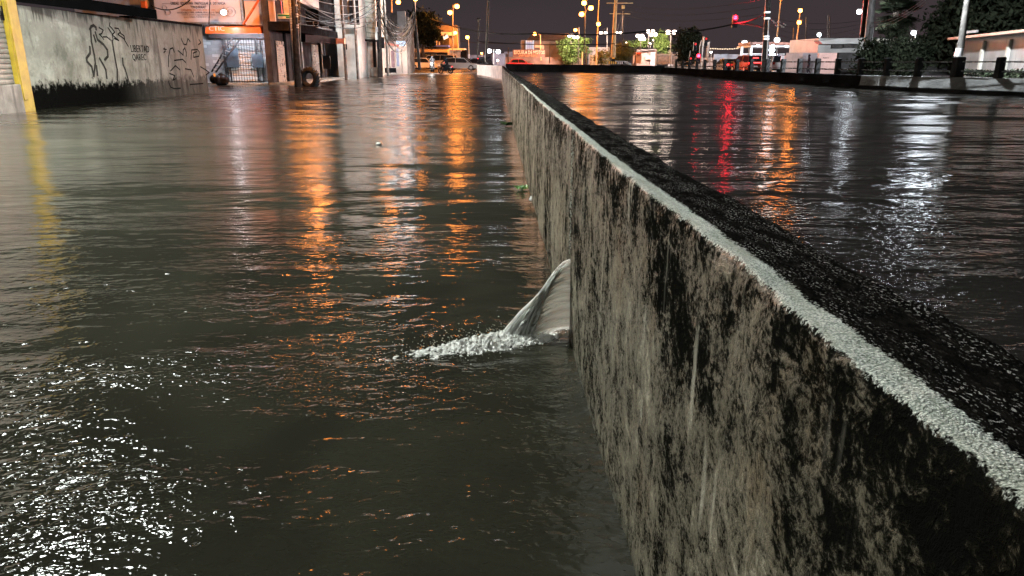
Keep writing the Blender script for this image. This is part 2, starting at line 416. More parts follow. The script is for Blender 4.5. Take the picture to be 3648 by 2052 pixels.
    ht = t.math('ADD', t.math('MULTIPLY', topn, .008), t.math('MULTIPLY', t.noise(uvm(120, 150, 23), 1, 3, .7), .0045))
    hh = t.math('ADD', t.math('MULTIPLY', hb, t.math('SUBTRACT', 1.0, ontop)), t.math('MULTIPLY', ht, ontop))
    hh = t.math('ADD', hh, t.math('MULTIPLY', t.math('MULTIPLY', t.math('SUBTRACT', .8, gv), line), .0030))
    mm = t.math('MULTIPLY', t.smooth(val, .52, .36), t.math('SUBTRACT', 1.0, ontop))
    ro = t.math('MULTIPLY_ADD', mm, .22, ro)
    t.bsdf(color=col, rough=ro, spec=t.math('SUBTRACT', t.math('MULTIPLY_ADD', ontop, -.15, .15), t.math('MULTIPLY', mm, .15), clamp=True), normal=t.bump(hh, 1.0, 1.0))
    return t.m
M_WALL = wall_mat()
def flood_wall():
    JY = 3.462
    prof = []                                # (v along profile, x off, z)
    for v in np.linspace(-1.25, -.02, 60): prof.append((v, 0, v))
    prof += [(-.012, .001, -.012), (-.006, .003, -.006), (-.001, .006, -.0015), (.004, .011, 0)]
    for v in np.linspace(.012, .158, 22): prof.append((v, v + .006, 0))
    prof += [(.164, .169, -.002), (.17, .172, -.008), (.20, .173, -.04), (.30, .174, -.13), (.50, .175, -.33), (.8, .176, -.7)]
    prof = np.array(prof)
    yy = rows(-.6, 60.0, .011, .0075)
    yy = np.sort(np.concatenate([yy[np.abs(yy - JY) > .012], [JY-.007, JY-.0045, JY, JY+.0045, JY+.007]]))
    Y = np.repeat(yy[:, None], len(prof), 1); Vp = np.repeat(prof[None, :, 0], len(yy), 0)
    X = xw(Y) + prof[None, :, 1]; Z = WT + prof[None, :, 2]
    face = Vp < 0; top = (Vp >= 0) & (Vp < .165)
    X = X + np.where(face, .0045*noise2(Y, Vp, 3, 3.2, 5, .55), 0) + np.where(Vp > .165, .006*noise2(Y, Vp, 4, 4, 4), 0)
    edge = np.exp(-((Vp-.0)/.03)**2)
    X = X + edge*.0035*smooth_noise(Y, 5, 6.0, 5, .6)
    Z = Z + edge*.0026*smooth_noise(Y, 6, 8.0, 5, .62) + np.where(top, .0016*noise2(Y, Vp, 8, 18, 5, .65), 0) + .012*smooth_noise(Y, 9, .35, 2)
    edge2 = np.exp(-((Vp-.165)/.03)**2)
    X = X + edge2*.005*smooth_noise(Y, 15, 5.0, 5, .6); Z = Z + edge2*.004*smooth_noise(Y, 16, 6.0, 5, .6)
    joint = np.exp(-((Y - JY)/.0042)**2)
    X = X + np.where(Vp < .0, joint*.035, 0); Z = Z - np.where((Vp >= 0) & (Vp < .17), joint*.03, 0)
    o = np_mesh('flood_wall', np.stack([X, Y, Z], -1).reshape(-1, 3), grid_faces(len(yy), len(prof)), M_WALL, np.stack([Y, Vp], -1).reshape(-1, 2))
    tag(o, 'long low mould-streaked concrete flood wall with a sandy white line along its edge', 'flood wall')
    # the far stretch, turning left towards the junction
    far = MB()
    a, b = Vector((-.79, 60, 0)), Vector((-3.8, 83.5, 0)); d = (b - a).normalized(); n = Vector((d.y, -d.x, 0))
    far.prism([a + n*.02 + Vector((0,0,-.3)), a + n*.19 + Vector((0,0,-.3)), a + n*.19 + Vector((0,0,1.0)), a + n*.02 + Vector((0,0,1.0))], b - a)
    f = far.build('far_section', mat('headlit_pale_render', (.62, .53, .48), .6, .3, 1.6, streak=.6, bump=.01), o)  # headlight glare put into this pale pinkish colour
    f['label'] = 'pale far end of the flood wall bending left, headlight glare in its colour'
    # water beading out of the open joint
    jb = MB()
    for i in range(70):
        z = .42 + .56*(i/70) + random.uniform(-.004, .004)
        jb.sphere((xw(JY) + random.uniform(-.004, .004), JY + random.uniform(-.003, .003), z), (random.uniform(.002, .0042),)*2 + (random.uniform(.003, .008),), 7, 5)
    j = jb.build('joint_drips', M_DROP, o, True)
    return o
# clear drops and white water
t = NT('water_drops'); b_ = t.bsdf(color=(.8, .82, .78), rough=.06, ior=1.33, spec=.6); tl_ = t.n('ShaderNodeBsdfTranslucent'); tl_.inputs[0].default_value = (.8,.82,.78,1); mt_ = t.n('ShaderNodeMixShader'); mt_.inputs[0].default_value = .55; t.l(b_.outputs[0], mt_.inputs[1]); t.l(tl_.outputs[0], mt_.inputs[2]); t.l(mt_.outputs[0], t.out.inputs[0]); M_DROP = t.m
def jet_mat():
    t = NT('rushing_white_water')
    uv = t.n('ShaderNodeUVMap').outputs[0]
    m = t.n('ShaderNodeMapping'); m.inputs['Scale'].default_value = (3.0, 60, 1); t.l(uv, m.inputs[0])
    n = t.noise(m.outputs[0], 1, 5, .65, .25)
    m2 = t.n('ShaderNodeMapping'); m2.inputs['Scale'].default_value = (7, 30, 1); t.l(uv, m2.inputs[0])
    n2 = t.noise(m2.outputs[0], 1, 3, .6)
    col = t.mix(t.smooth(n, .35, .68), (.88, .90, .86), (.98, .99, .97))
    b = t.bsdf(color=col, rough=.16, ior=1.33, spec=.5, normal=t.bump(t.math('ADD', n, n2), .0014))
    tl = t.n('ShaderNodeBsdfTranslucent'); t.l(col, tl.inputs[0]); mt = t.n('ShaderNodeMixShader'); mt.inputs[0].default_value = .66; t.l(b.outputs[0], mt.inputs[1]); t.l(tl.outputs[0], mt.inputs[2])
    tr = t.n('ShaderNodeBsdfTransparent'); ms = t.n('ShaderNodeMixShader')
    a = t.math('MULTIPLY', t.smooth(n, .26, .46), 1.0)
    s = t.n('ShaderNodeSeparateXYZ'); t.l(uv, s.inputs[0])
    solid = t.math('MAXIMUM', t.math('MULTIPLY', t.smooth(s.outputs[1], .99, .80), t.math('MULTIPLY_ADD', t.smooth(n2, .36, .50), .45, .55)), .0)
    al = t.math('MAXIMUM', t.math('MULTIPLY', a, t.smooth(s.outputs[1], 1.0, .86)), t.math('MULTIPLY', solid, .93))
    al = t.math('MULTIPLY', al, t.smooth(t.math('MULTIPLY_ADD', s.outputs[1], 7.0, n2), .42, .80))
    t.l(al, ms.inputs[0]); t.l(tr.outputs[0], ms.inputs[1]); t.l(mt.outputs[0], ms.inputs[2]); t.l(ms.outputs[0], t.out.inputs[0])
    return t.m
M_JET = jet_mat()
def water_jet():
    JY = 3.462; x0 = float(xw(JY)); g = 9.81
    root = thing('water_jet', 'jet of muddy white water spurting from the open joint of the flood wall', 'water jet', (x0, JY, 0))
    nT, nS = 46, 60
    # sheet(s): source runs down the joint, thrown out sideways by the head of the canal
    for k, (za, zb, thr, dy, sy) in enumerate(((.395, .01, 1.0, 0.0, 1), (.385, .03, .86, .016, -1), (.39, .02, .94, .006, .3))):
        V = []; UV = []
        for j in range(nS):
            q = j/(nS-1); z0 = za + (zb-za)*q
            v = .66*math.sqrt(2*g*(.52 - z0))*(.72 + .28*min(1, q/.35))*(1 - .25*max(0, q - .55)/.45)*thr
            v *= 1 + .05*math.sin(j*1.9 + k) + .05*random.uniform(-1, 1)
            tl = (-.12 + math.sqrt(.0144 + 2*g*(z0 + .05)))/g
            lat = sy*(.02 + .10*abs(math.sin(j*.7+k)))*.6 + dy
            for i in range(nT):
                tt = tl*i/(nT-1)
                w = .004*math.sin(i*.8 + j*1.7)*(i/nT) + .006*math.sin(j*.9 + i*.13)
                V.append((x0 + .012 - v*tt - .5*.3*tt*tt, JY + lat*tt*2.0 + w*sy + dy*.4, z0 - .12*tt - .5*g*tt*tt + .15*w)); UV.append((i/(nT-1), q))
        np_mesh('jet_sheet', np.array(V) - np.array([x0, JY, 0]), grid_faces(nS, nT), M_JET, np.array(UV), True, root)
    # ropes of water along the outer edge
    mb = MB()
    for j in range(30):
        q = random.random()**1.4*.7; z0 = .395 - .24*q; v = .66*math.sqrt(2*g*(.52 - z0))*(.62 + .38*min(1, (.40-z0)/.12))*random.uniform(.93, 1.04)
        tl = (-.12 + math.sqrt(.0144 + 2*g*(z0 + .02)))/g; s0 = random.uniform(0, .35); s1 = min(1, s0 + random.uniform(.3, .8)); lat = random.uniform(-.10, .05)
        pts = []; rs = []
        for i in range(14):
            tt = tl*(s0 + (s1-s0)*i/13); pts.append((x0 + .008 - v*tt, JY - .012 + lat*tt + random.uniform(-.001, .001), z0 - .12*tt - .5*g*tt*tt)); rs.append((.0012 + .0025*random.random())*math.sin(math.pi*(i+.6)/14.2))
        mb.tube(pts, rs, 5)
    mb.build('jet_strands', M_DROP, root, True)
    return root
def foam():
    """broken water where the jet lands, drifting off to the left"""
    M = NT('foaming_flood_water')
    n = M.noise(M.coord('World', (95, 120, 90)), 1, 4, .7, .5)
    n2 = M.noise(M.coord('World', (14, 22, 14)), 1, 4, .6)
    col = M.mix(M.smooth(M.math('ADD', M.math('MULTIPLY', n, .55), M.math('MULTIPLY', n2, .45)), .34, .52), (.22, .22, .19), (.95, .96, .92))
    fb = M.bsdf(color=col, rough=.14, ior=1.33, spec=.6, normal=M.bump(n, .005))
    us = M.n('ShaderNodeSeparateXYZ'); M.l(M.n('ShaderNodeUVMap').outputs[0], us.inputs[0])
    n4 = M.noise(M.coord('World', (26, 40, 20)), 1, 5, .7, .6)
    bi = M.math('ADD', M.math('MULTIPLY', M.smooth(us.outputs[0], .38, 1.0), .15), M.math('MULTIPLY', M.math('POWER', M.math('ABSOLUTE', us.outputs[1]), 2.0), .30))
    al = M.smooth(M.math('SUBTRACT', M.math('ADD', M.math('MULTIPLY', n4, .6), M.math('MULTIPLY', n, .4)), bi), .275, .36)
    tr = M.n('ShaderNodeBsdfTransparent'); ms = M.n('ShaderNodeMixShader'); M.l(al, ms.inputs[0]); M.l(tr.outputs[0], ms.inputs[1]); M.l(fb.outputs[0], ms.inputs[2]); M.l(ms.outputs[0], M.out.inputs[0])
    A, B, Cc = np.array([.25, 3.45]), np.array([-.14, 3.40]), np.array([-1.02, 2.92])
    nu, nv = 260, 90
    u = np.linspace(0, 1, nu)[:, None]; v = np.linspace(-1, 1, nv)[None, :]
    cx = (1-u)**2*A[0] + 2*u*(1-u)*B[0] + u*u*Cc[0]; cy = (1-u)**2*A[1] + 2*u*(1-u)*B[1] + u*u*Cc[1]
    wdt = .075 + .11*np.exp(-((u-.34)/.24)**2) + .035*u
    X = cx + v*wdt*.25; Y = cy + v*wdt
    env = np.clip(1 - np.abs(v)**2.2, 0, 1)*np.clip(u/.02, 0, 1)*np.clip((1-u)/.45, 0, 1)**.8
    ch = noise2(X, Y, 61, 30, 5, .68)
    Z = -.016 + env*((.012 + .015*np.abs(ch))*(.55 + .8*np.exp(-((u-.36)/.22)**2))) + .003*noise2(X, Y, 62, 90, 2)*env
    o = np_mesh('splash_foam', np.stack([X+0*v, Y, Z], -1).reshape(-1, 3), grid_faces(nu, nv), M.m, np.stack([u+0*v, v+0*u], -1).reshape(-1, 2))
    o['kind'] = 'stuff'; tag(o, 'white foam and broken water where the jet hits the flood', 'foam')
    d = MB()
    for i in range(800):
        q = random.random(); a = random.gauss(.36, .20)
        if a < 0 or a > 1: continue
        px = (1-a)**2*A[0] + 2*a*(1-a)*B[0] + a*a*Cc[0]; py = (1-a)**2*A[1] + 2*a*(1-a)*B[1] + a*a*Cc[1]
        r = random.uniform(.0007, .0021)
        d.sphere((px + random.gauss(0, .05), py + random.gauss(0, .09), abs(random.gauss(0, .018)) + .004), (r*random.uniform(.8, 2.2), r, r), 6, 4)
    e = d.build('spray_drops', M_DROP, o, True); e['kind'] = 'stuff'
FW = flood_wall(); water_jet(); foam()
# plants and rubbish caught along the foot of the wall
M_LEAF = mat('fresh_green_leaf', (.06, .20, .035), .4, .4, 30)
def weed(name, label, c, n, s, m, cat='plant'):
    b = MB()
    for i in range(n):
        a = random.uniform(0, 6.28); L = s*random.uniform(.5, 1.1); o = Vector(c) + Vector((random.gauss(0, s*.5), random.gauss(0, s*.7), 0))
        d = Vector((math.cos(a), math.sin(a), random.uniform(.25, 1.2))).normalized(); x = d.cross(Vector((0,0,1))).normalized()*L*.22
        tip = o + d*L - Vector((0,0,L*.25)); mid = o + d*L*.5
        b.add([o, mid + x, tip, mid - x], [(0,1,2,3)])
        b.add([o + Vector((0,0,-.002)), o + d*L*.5 - Vector((0,0,.003))+x*.1, o + d*L*.5 - Vector((0,0,.003))-x*.1], [(0,1,2)])
    return solo(name, b, m, label, cat)
q = PZ(1858, 672, .02); weed('floating_weed', 'small bright green weed growing at the foot of the flood wall', q, 46, .07, M_LEAF)
q = PZ(1815, 445, .03); weed('dark_weed', 'dark clump of weeds at the foot of the flood wall further along', q, 60, .16, mat('dark_weed', (.03, .055, .02), .5))
b = MB(); q = PZ(1884, 716, .0)
pts = [(0,0,.012),(.05,.03,.02),(.09,.0,.035),(.12,.05,.016),(.06,.08,.014),(.02,.06,.04)]
b.add([Vector(p) + q for p in pts] + [Vector(p) + q - Vector((0,0,.006)) for p in pts], [(0,1,5),(1,4,5),(1,2,3,4),(6,11,7),(7,11,10),(7,10,9,8)])
solo('plastic_scrap', b, mat('white_plastic', (.6,.6,.58), .3), 'scrap of white plastic floating beside the green weed', 'litter')
b = MB(); q = PZ(1350, 516, .0); b.sphere(q + Vector((0,0,.012)), (.05, .03, .03), 10, 7)
solo('floating_cup', b, mat('white_foam', (.38,.38,.36), .4), 'small pale piece of litter floating alone in mid street', 'litter', smooth=True)
# ================================================================== materials for the street
M_CONC = mat('stained_concrete', (.26, .245, .21), .6, .5, 1.2, streak=.8, bump=.006)
M_DARK = mat('dark_grimy_wall', (.014, .0125, .0125), .55, .5, 2.0, streak=.4)
M_GREYB = mat('grey_painted_wall', (.07, .06, .058), .5, .35, 1.5, streak=.6)
M_WHITEW = mat('pale_rendered_wall', (.52, .53, .49), .55, .25, .9, streak=.45, bump=.004)
M_BEIGE = mat('beige_render', (.40, .34, .29), .55, .3, 1.4, streak=.5)
M_ORANGE = mat('orange_painted_metal', (.62, .13, .03), .32, .25, 3, streak=.2)
M_YELLOW = mat('yellow_gloss_paint', (.36, .25, .03), .45, .22, 3, streak=.25)
M_BLACK = mat('black_metal', (.012, .012, .013), .4, .3, 5)
M_STEEL = mat('galvanised_steel', (.42, .42, .42), .35, .3, 6, metal=.7)
M_POLEC = mat('concrete_pole', (.20, .18, .16), .55, .4, 4, streak=.4)
M_POLED = mat('dark_wet_pole', (.030, .027, .025), .38, .5, 5)
M_RUBBER = mat('black_rubber', (.02, .02, .021), .38, .3, 12)
M_CABLE = mat('black_cable', (.012, .011, .011), .4, .2, 5)
M_CABLEL = mat('grey_cable', (.16, .14, .13), .35, .3, 5)
M_SALMON = mat('salmon_panel', (.62, .40, .31), .4, .12, .8)
M_BANNER = mat('white_vinyl_banner', (.62, .60, .66), .25, .08, .7, coat=.3)
M_INK = mat('dark_blue_ink', (.03, .03, .07), .4, .2, 9)
M_INKO = mat('orange_ink', (.55, .22, .10), .4, .2, 9)
M_INKG = mat('grey_ink', (.22, .22, .26), .4, .2, 9)
M_TAG = mat('black_spray_paint', (.016, .015, .014), .5, .5, 25)
M_TAGG = mat('grey_spray_paint', (.048, .046, .039), .55, .4, 12)
M_GLASS = mat('dark_window_glass', (.012, .013, .016), .08, .3, 3, spec=.6)
def mat_brick(name, a, b, sc):
    t = NT(name); k = t.n('ShaderNodeTexBrick'); t.l(t.coord('World', rot=(R(90),0,0)), k.inputs['Vector'])
    k.inputs['Color1'].default_value = (*a, 1); k.inputs['Color2'].default_value = (*b, 1); k.inputs['Mortar'].default_value = (*[x*.75 for x in a], 1)
    k.inputs['Scale'].default_value = sc; k.inputs['Mortar Size'].default_value = .008; k.inputs['Bias'].default_value = -.45; k.inputs['Brick Width'].default_value = .62; k.inputs['Row Height'].default_value = .22
    t.bsdf(color=k.outputs[0], rough=.45); return t.m
M_BRICK = mat_brick('grey_stone_cladding', (.15, .145, .15), (.50, .50, .50), 1.25)
def corrugated(mb, o, ux, H, Wd, pitch, depth, nrm):
    """horizontal-slat roller shutter: o lower corner, ux unit along, H height, Wd width"""
    ux = Vector(ux); nrm = Vector(nrm); n = max(2, int(H/pitch)); pts = []
    for i in range(n):
        z = i*pitch
        for a, dd in ((0, 0), (.12, depth), (.5, depth*1.35), (.86, depth), (.98, 0)): pts.append((z + a*pitch, dd))
    vs = [];
    for z, dd in pts:
        p = Vector(o) + nrm*dd + Vector((0,0,z)); vs += [p, p + ux*Wd]
    mb.add(vs, [(2*i, 2*i+1, 2*i+3, 2*i+2) for i in range(len(pts)-1)])
XL = -13.4
# ------------------------------------------------------------------ nearest building: roller shutter, concrete base, yellow pilaster
q0 = PXP(35, 300, XL).y; 
bl = thing('shuttered_shop', 'grey roller shutter shop at the left edge beside the yellow pilaster', 'shop', (XL - 1.5, 16, 0))
MB().box((XL - 3.1, 15.4, 3.2), (6, 10.7, 7), 0).build('wall', M_CONC, bl)
MB().box((XL - .12, 15.5, .25), (.5, 10.4, .95), 0, .02).build('base', M_CONC, bl)
m = MB(); corrugated(m, (XL - .04, 10.6, .73), (0,1,0), 4.2, 10.1, .13, .02, (1,0,0)); m.build('roller_shutter', mat('grey_shutter_metal', (.24, .23, .19), .42, .3, 2, streak=.5, metal=.2), bl)
m = MB()
for k, v in enumerate((12, 31, 48, 63)):
    a = PXP(12 - k, v, XL - .0); m.box((XL - .0, a.y, a.z), (.01, .16, .13))
m.build('vent_holes', M_BLACK, bl)
yp = thing('yellow_pilaster', 'bright yellow painted pilaster beside the roller shutter', 'pilaster', (XL, 21.0, 0))
MB().box((XL + .01, 21.0, 2.4), (.12, .50, 5.4), 0, .015).build('shaft', M_YELLOW, yp)
MB().box((XL + .08, 20.90, 2.6), (.03, .16, 4.6), 0, .008).build('raised_strip', M_YELLOW, yp)
# ------------------------------------------------------------------ graffiti wall
gw = thing('graffiti_wall', 'tall dirty white street wall covered in graffiti and black mould', 'wall', (XL, 27, 0))
t = NT('mouldy_white_wall')
co = t.coord('World'); sx = t.n('ShaderNodeSeparateXYZ'); t.l(t.n('ShaderNodeNewGeometry').outputs['Position'], sx.inputs[0])
n1 = t.noise(t.coord('World', (1, .8, .8)), 1, 6, .65); n2 = t.noise(t.coord('World', (1, 3.2, .4)), 1, 6, .65, .4); n3 = t.noise(t.coord('World', (1, 5, 4)), 1, 6, .72)
c = t.ramp(n1, [(.3, (.16, .16, .125)), (.5, (.32, .32, .26)), (.7, (.45, .45, .38))])
c = t.mix(t.math('MULTIPLY', t.smooth(n2, .50, .66), .8), c, (.15, .145, .12))
c = t.mix(t.math('MULTIPLY', t.smooth(n3, .52, .66), .45), c, (.12, .115, .09))
pl = t.smooth(t.noise(t.coord('World', (1, .75, 1.1)), 1, 7, .7), .515, .535)
c = t.mix(t.math('MULTIPLY', pl, .62), c, (.24, .23, .19))
yb = t.smooth(sx.outputs[1], 26, 31.5)                                   # the far half turns darker and browner
c = t.mix(t.math('MULTIPLY', yb, t.math('MULTIPLY_ADD', n1, .7, .3)), c, t.mix(t.smooth(n2, .42, .62), (.17, .145, .125), (.075, .062, .055)))
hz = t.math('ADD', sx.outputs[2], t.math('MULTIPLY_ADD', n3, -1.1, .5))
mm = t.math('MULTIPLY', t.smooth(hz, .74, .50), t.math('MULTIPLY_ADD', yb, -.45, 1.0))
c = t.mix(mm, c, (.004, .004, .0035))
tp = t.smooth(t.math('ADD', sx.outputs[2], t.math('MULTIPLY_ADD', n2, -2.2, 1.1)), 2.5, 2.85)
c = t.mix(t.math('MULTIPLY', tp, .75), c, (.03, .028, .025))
t.bsdf(color=c, rough=.7, spec=0.0, normal=t.bump(n3, .03)); M_GRAF = t.m
MB().box((XL - .12, 27.53, 1.2), (.24, 12.55, 3.15), 0, .015).build('wall', M_GRAF, gw)
MB().box((XL - .12, 30.6, 2.80), (.34, 6.4, .09), 0, .02).build('coping', M_DARK, gw)
ev = MB(); ev.prism([(XL - .3, 21.3, 2.93), (XL + .10, 21.3, 2.84), (XL + .95, 27.6, 2.74), (XL - .3, 28.2, 2.93)], (0, 0, .30))
e = ev.build('eave_sheet', mat('black_tarp', (.004, .004, .004), .7, .2, 3, spec=.05), gw)
def strokes(name, lines, w, m, parent, X=XL + .004):
    b = MB()
    for ln in lines:
        pts = [PXP(u, v, X) for u, v in ln]
        for i in range(len(pts)-1):
            d = (pts[i+1] - pts[i]); 
            if d.length < 1e-4: continue
            d.normalize(); n = Vector((0, -d.z, d.y))*w/2; a, c_ = pts[i] - d*w*.3, pts[i+1] + d*w*.3
            o = Vector((.0016 + random.random()*.002, 0, 0)); b.add([a - n, c_ - n, c_ + n, a + n, a - n + o, c_ - n + o, c_ + n + o, a + n + o], [(3,2,1,0),(4,5,6,7),(0,1,5,4),(1,2,6,5),(2,3,7,6),(3,0,4,7)])
    return b.build(name, m, parent)
def zz(pts): return [(280 + x/5.367, 70 + y/5.367) for x, y in pts]       # points read off an enlarged crop of the photograph
strokes('grey_figure_graffiti', [zz(p) for p in ([(215,190),(240,130),(290,110),(330,150),(335,190)],[(230,210),(245,420),(300,680),(320,830),(290,1080),(250,900),(160,800),(150,740),(220,640),(215,520)],
    [(320,240),(360,380),(480,480),(550,580),(560,700),(500,770)],[(400,740),(480,880),(520,960),(540,1120)],[(640,400),(700,760),(740,960),(740,1150)],[(840,740),(850,860),(890,950),(960,1180)],[(290,300),(330,420)],[(340,880),(360,1060)])], .09, M_TAGG, gw)
strokes('black_scrawl_graffiti', [zz(p) for p in ([(390,150),(470,200),(440,270),(395,280),(450,330),(480,380)],[(470,330),(540,330),(610,390)],[(560,150),(640,270),(660,390)],[(600,60),(590,120),(640,170),(690,240),(640,290),(770,400),(680,360)],[(690,160),(760,170),(800,240),(750,280),(860,360),(950,510)],[(800,260),(870,310),(880,380)],
    [(1640,540),(1660,600),(1630,630)],[(1620,560),(1680,570)])], .045, M_TAG, gw)
strokes('far_end_graffiti', [zz(p) for p in ([(1720,900),(1720,700),(1750,560),(1800,540),(1830,620)],[(1830,780),(1900,770),(1990,760),(2050,820)],[(1900,590),(1960,640),(2000,680),(2000,580),(2030,540),(2060,620),(2060,700)],[(2150,760),(2160,580),(2270,570),(2310,620),(2300,700),(2200,720),(2190,640),(2260,610)],[(1960,360),(2010,470),(2060,480),(2090,360),(2130,420)],[(2300,380),(2340,440),(2290,480)],[(1760,980),(1850,880),(1940,960)],[(1740,1030),(1840,1070),(1800,1160),(1850,1130)],[(1720,1180),(1760,1290),(1830,1320),(1950,1310)],[(2040,940),(2150,960),(2200,1090)],[(2330,900),(2430,960),(2500,1010),(2430,1060)],[(2130,1240),(2380,1220)])], .05, M_TAG, gw)
def wtext(name, s, u0, v0, u1, v1, m, parent):
    a, b_ = PXP(u0, v0, XL + .006), PXP(u1, v1, XL + .006)
    return text(name, s, b_.y - a.y, a.z - b_.z, m, parent, ((XL + .006), (a.y+b_.y)/2, (a.z+b_.z)/2), (R(90), 0, R(90)), ext=.003)
wtext('graffiti_word', 'LIBERTAD', 464, 160, 533, 187, M_TAG, gw); wtext('graffiti_word', 'QAREC', 470, 192, 522, 219, M_TAG, gw)
# ------------------------------------------------------------------ school building set back behind the wall
YA = 46.7
def front(u0, v0, u1, v1, Y): a, b_ = P(u0, v0, Y), P(u1, v1, Y); return a, b_
def panel(mb, u0, v0, u1, v1, Y, th, bev=0):
    a, b_ = front(u0, v0, u1, v1, Y)
    return mb.box(((a.x+b_.x)/2, Y + th/2, (a.z+b_.z)/2), (abs(b_.x-a.x), th, abs(a.z-b_.z)), 0, bev)
sb = thing('school_building', 'grey stone-clad school front with barred gate under the orange awning', 'building', (-16, YA, 0))
a, b_ = P(560, -60, YA), P(976, 300, YA)
m = MB(); panel(m, 250, -60, 559, 300, YA + .3, 6); m.build('side_wall', mat('pale_blue_render', (.42, .44, .50), .5, .25, .8, streak=.4), sb)
MB().box(((a.x+b_.x)/2, YA + 3.6, 4.4), (b_.x - a.x, 7.0, 9.4)).build('wall', M_BRICK, sb)
m = MB(); panel(m, 958, 118, 975, 303, YA - .16, .3, .02); m.build('corner_pilaster', mat('salmon_corner', (.42, .20, .12), .45, .25, 2, streak=.4), sb)
m = MB(); panel(m, 742, 120, 945, 137, YA - .12, .2); m.build('lintel', M_BLACK, sb)
a, b_ = P(803, 137, YA), P(940, 291, YA)
m = MB(); corrugated(m, (a.x, YA - .02, b_.z), (1,0,0), a.z - b_.z, b_.x - a.x, .115, .02, (0,-1,0)); m.build('roller_shutter', mat('white_shutter', (.75, .78, .80), .35, .12, 2), sb)
g = MB(); n = 15
for i in range(n):
    x = a.x - .18 + (b_.x - a.x + .2)*i/(n-1); g.bar((x, YA - .14, b_.z - .06), (x, YA - .14, a.z + .03), .022, .022)
for i in range(9):
    z = b_.z + .02 + (a.z - b_.z)*i/8; g.bar((a.x - .22, YA - .145, z), (b_.x + .05, YA - .145, z), .022, .022)
for f in (0.02, .16, .98): g.bar((a.x - .15 + (b_.x-a.x)*f*.98, YA - .16, b_.z - .1), (a.x - .15 + (b_.x-a.x)*f*.98, YA - .16, a.z + .06), .07, .05)
g.build('gate_bars', M_BLACK, sb)
M_SHEET = mat('dark_blue_sheet', (.025, .035, .045), .3, .4, 2)
for (u0, v0, u1, v1) in ((802, 172, 853, 240), (895, 194, 939, 241)):
    m = MB(); panel(m, u0, v0, u1, v1, YA - .20, .03); m.build('gate_panel', M_SHEET, sb)
m = MB(); a1, b1 = P(747, 296, YA), P(976, 300, YA); m.box(((a1.x+b1.x)/2, YA - .4, .02), (b1.x - a1.x, .8, .16), 0, .02); m.build('step', M_CONC, sb)
# awning
a, b_ = P(728, 90, 45.6), P(945, 119, 45.6)
aw = MB(); zt = a.z; zb = b_.z
aw.add([(a.x, 46.6, zt + .12), (b_.x - .1, 46.6, zt + .12), (b_.x - .32, 45.75, zt - .12), (a.x, 45.75, zt - .12), (a.x, 45.6, zb), (b_.x - .22, 45.6, zb), (b_.x, 46.6, zb - .02), (a.x, 46.6, zb)],
       [(0,1,2,3), (3,2,5,4), (2,1,6,5), (0,3,4,7)])
aw.build('awning', M_ORANGE, sb)
text('awning_lettering', 'CTIC', .9, .26, mat('pale_lettering', (.7,.62,.58), .4), sb, ((P(772, 104, 45.58)).x, 45.585, zb + .27))
m = MB(); panel(m, 775, 111, 930, 115, 45.68, .06); m.build('awning_light', emis('awning_tube', (.72, .86, 1), 900), sb)
# banner
YB = 45.9
bn = thing('school_banner', 'large pale school banner with dark lettering above the orange awning', 'banner', (P(705, 87, YB).x, YB, P(705, 87, YB).z))
m = MB(); panel(m, 545, -22, 862, 86, YB, .06); m.build('sheet', M_BANNER, bn)
m = MB(); panel(m, 545, 78.5, 862, 87, YB - .05, .1, .01); panel(m, 860, -20, 864, 88, YB - .05, .1); m.build('frame', M_STEEL, bn)
for i, (s, u0, v0, u1, v1, mm_) in enumerate((('UNIDAD EDUCATIVA PARTICULAR A DISTANCIA', 607, 6.5, 804, 17, M_INK), ('"ORQUÍDEAS"', 677, 19.5, 736, 30.5, M_INK), ('EXPERIENCIA EDUCATIVA DESDE EL 1992', 645, 32, 767, 39.5, M_INKO),
        ('EDUCACIÓN BÁSICA FORMAL, ELEMENTAL, MEDIA, CICLO EN TIEMPO', 631, 41.5, 782, 47.5, M_INK), ('A PARTIR DE LOS 15 AÑOS ESTUDIANDO ONLINE', 647, 50, 766, 55, M_INKG), ('BÁSICA SUPERIOR Y BACHILLERATO ABIERTO', 655, 58.5, 759, 63, M_INKG))):
    aa, bb = P(u0, v0, YB - .012), P(u1, v1, YB - .012)
    ws = s.split(' '); tot = len(s); x_ = aa.x
    for w_ in ws:
        wl = (bb.x - aa.x)*len(w_)/tot
        text('banner_lettering', w_, wl*.97, (aa.z - bb.z)*(1.18 if 'Ó' in w_ or 'Á' in w_ or 'Í' in w_ or 'Ñ' in w_ else 1), mm_, bn, (x_ + wl/2, YB - .006, (aa.z+bb.z)/2), ext=.004, bold=.012 if i < 2 else 0)
        x_ += wl + (bb.x - aa.x)/tot
def ring(mb, c, r, w, n=20):
    c = Vector(c)
    for i in range(n):
        a0, a1 = 2*math.pi*i/n, 2*math.pi*(i+1)/n
        mb.bar(c + Vector((r*math.cos(a0), 0, r*math.sin(a0))), c + Vector((r*math.cos(a1), 0, r*math.sin(a1))), w, .006)
m = MB(); c0 = P(591, 37, YB - .01); ring(m, c0 + Vector((-.06, 0, .14)), .13, .05); ring(m, c0 + Vector((.10, 0, -.10)), .15, .07, 14); m.box(c0 + Vector((.08, 0, .36)), (.5, .008, .03)); m.build('crest', M_INKG, bn)
m = MB(); c0 = P(822, 42, YB - .01); ring(m, c0, .27, .09); ring(m, c0 + Vector((-.03,0,.03)), .12, .05, 12); m.build('round_emblem', M_INKG, bn)
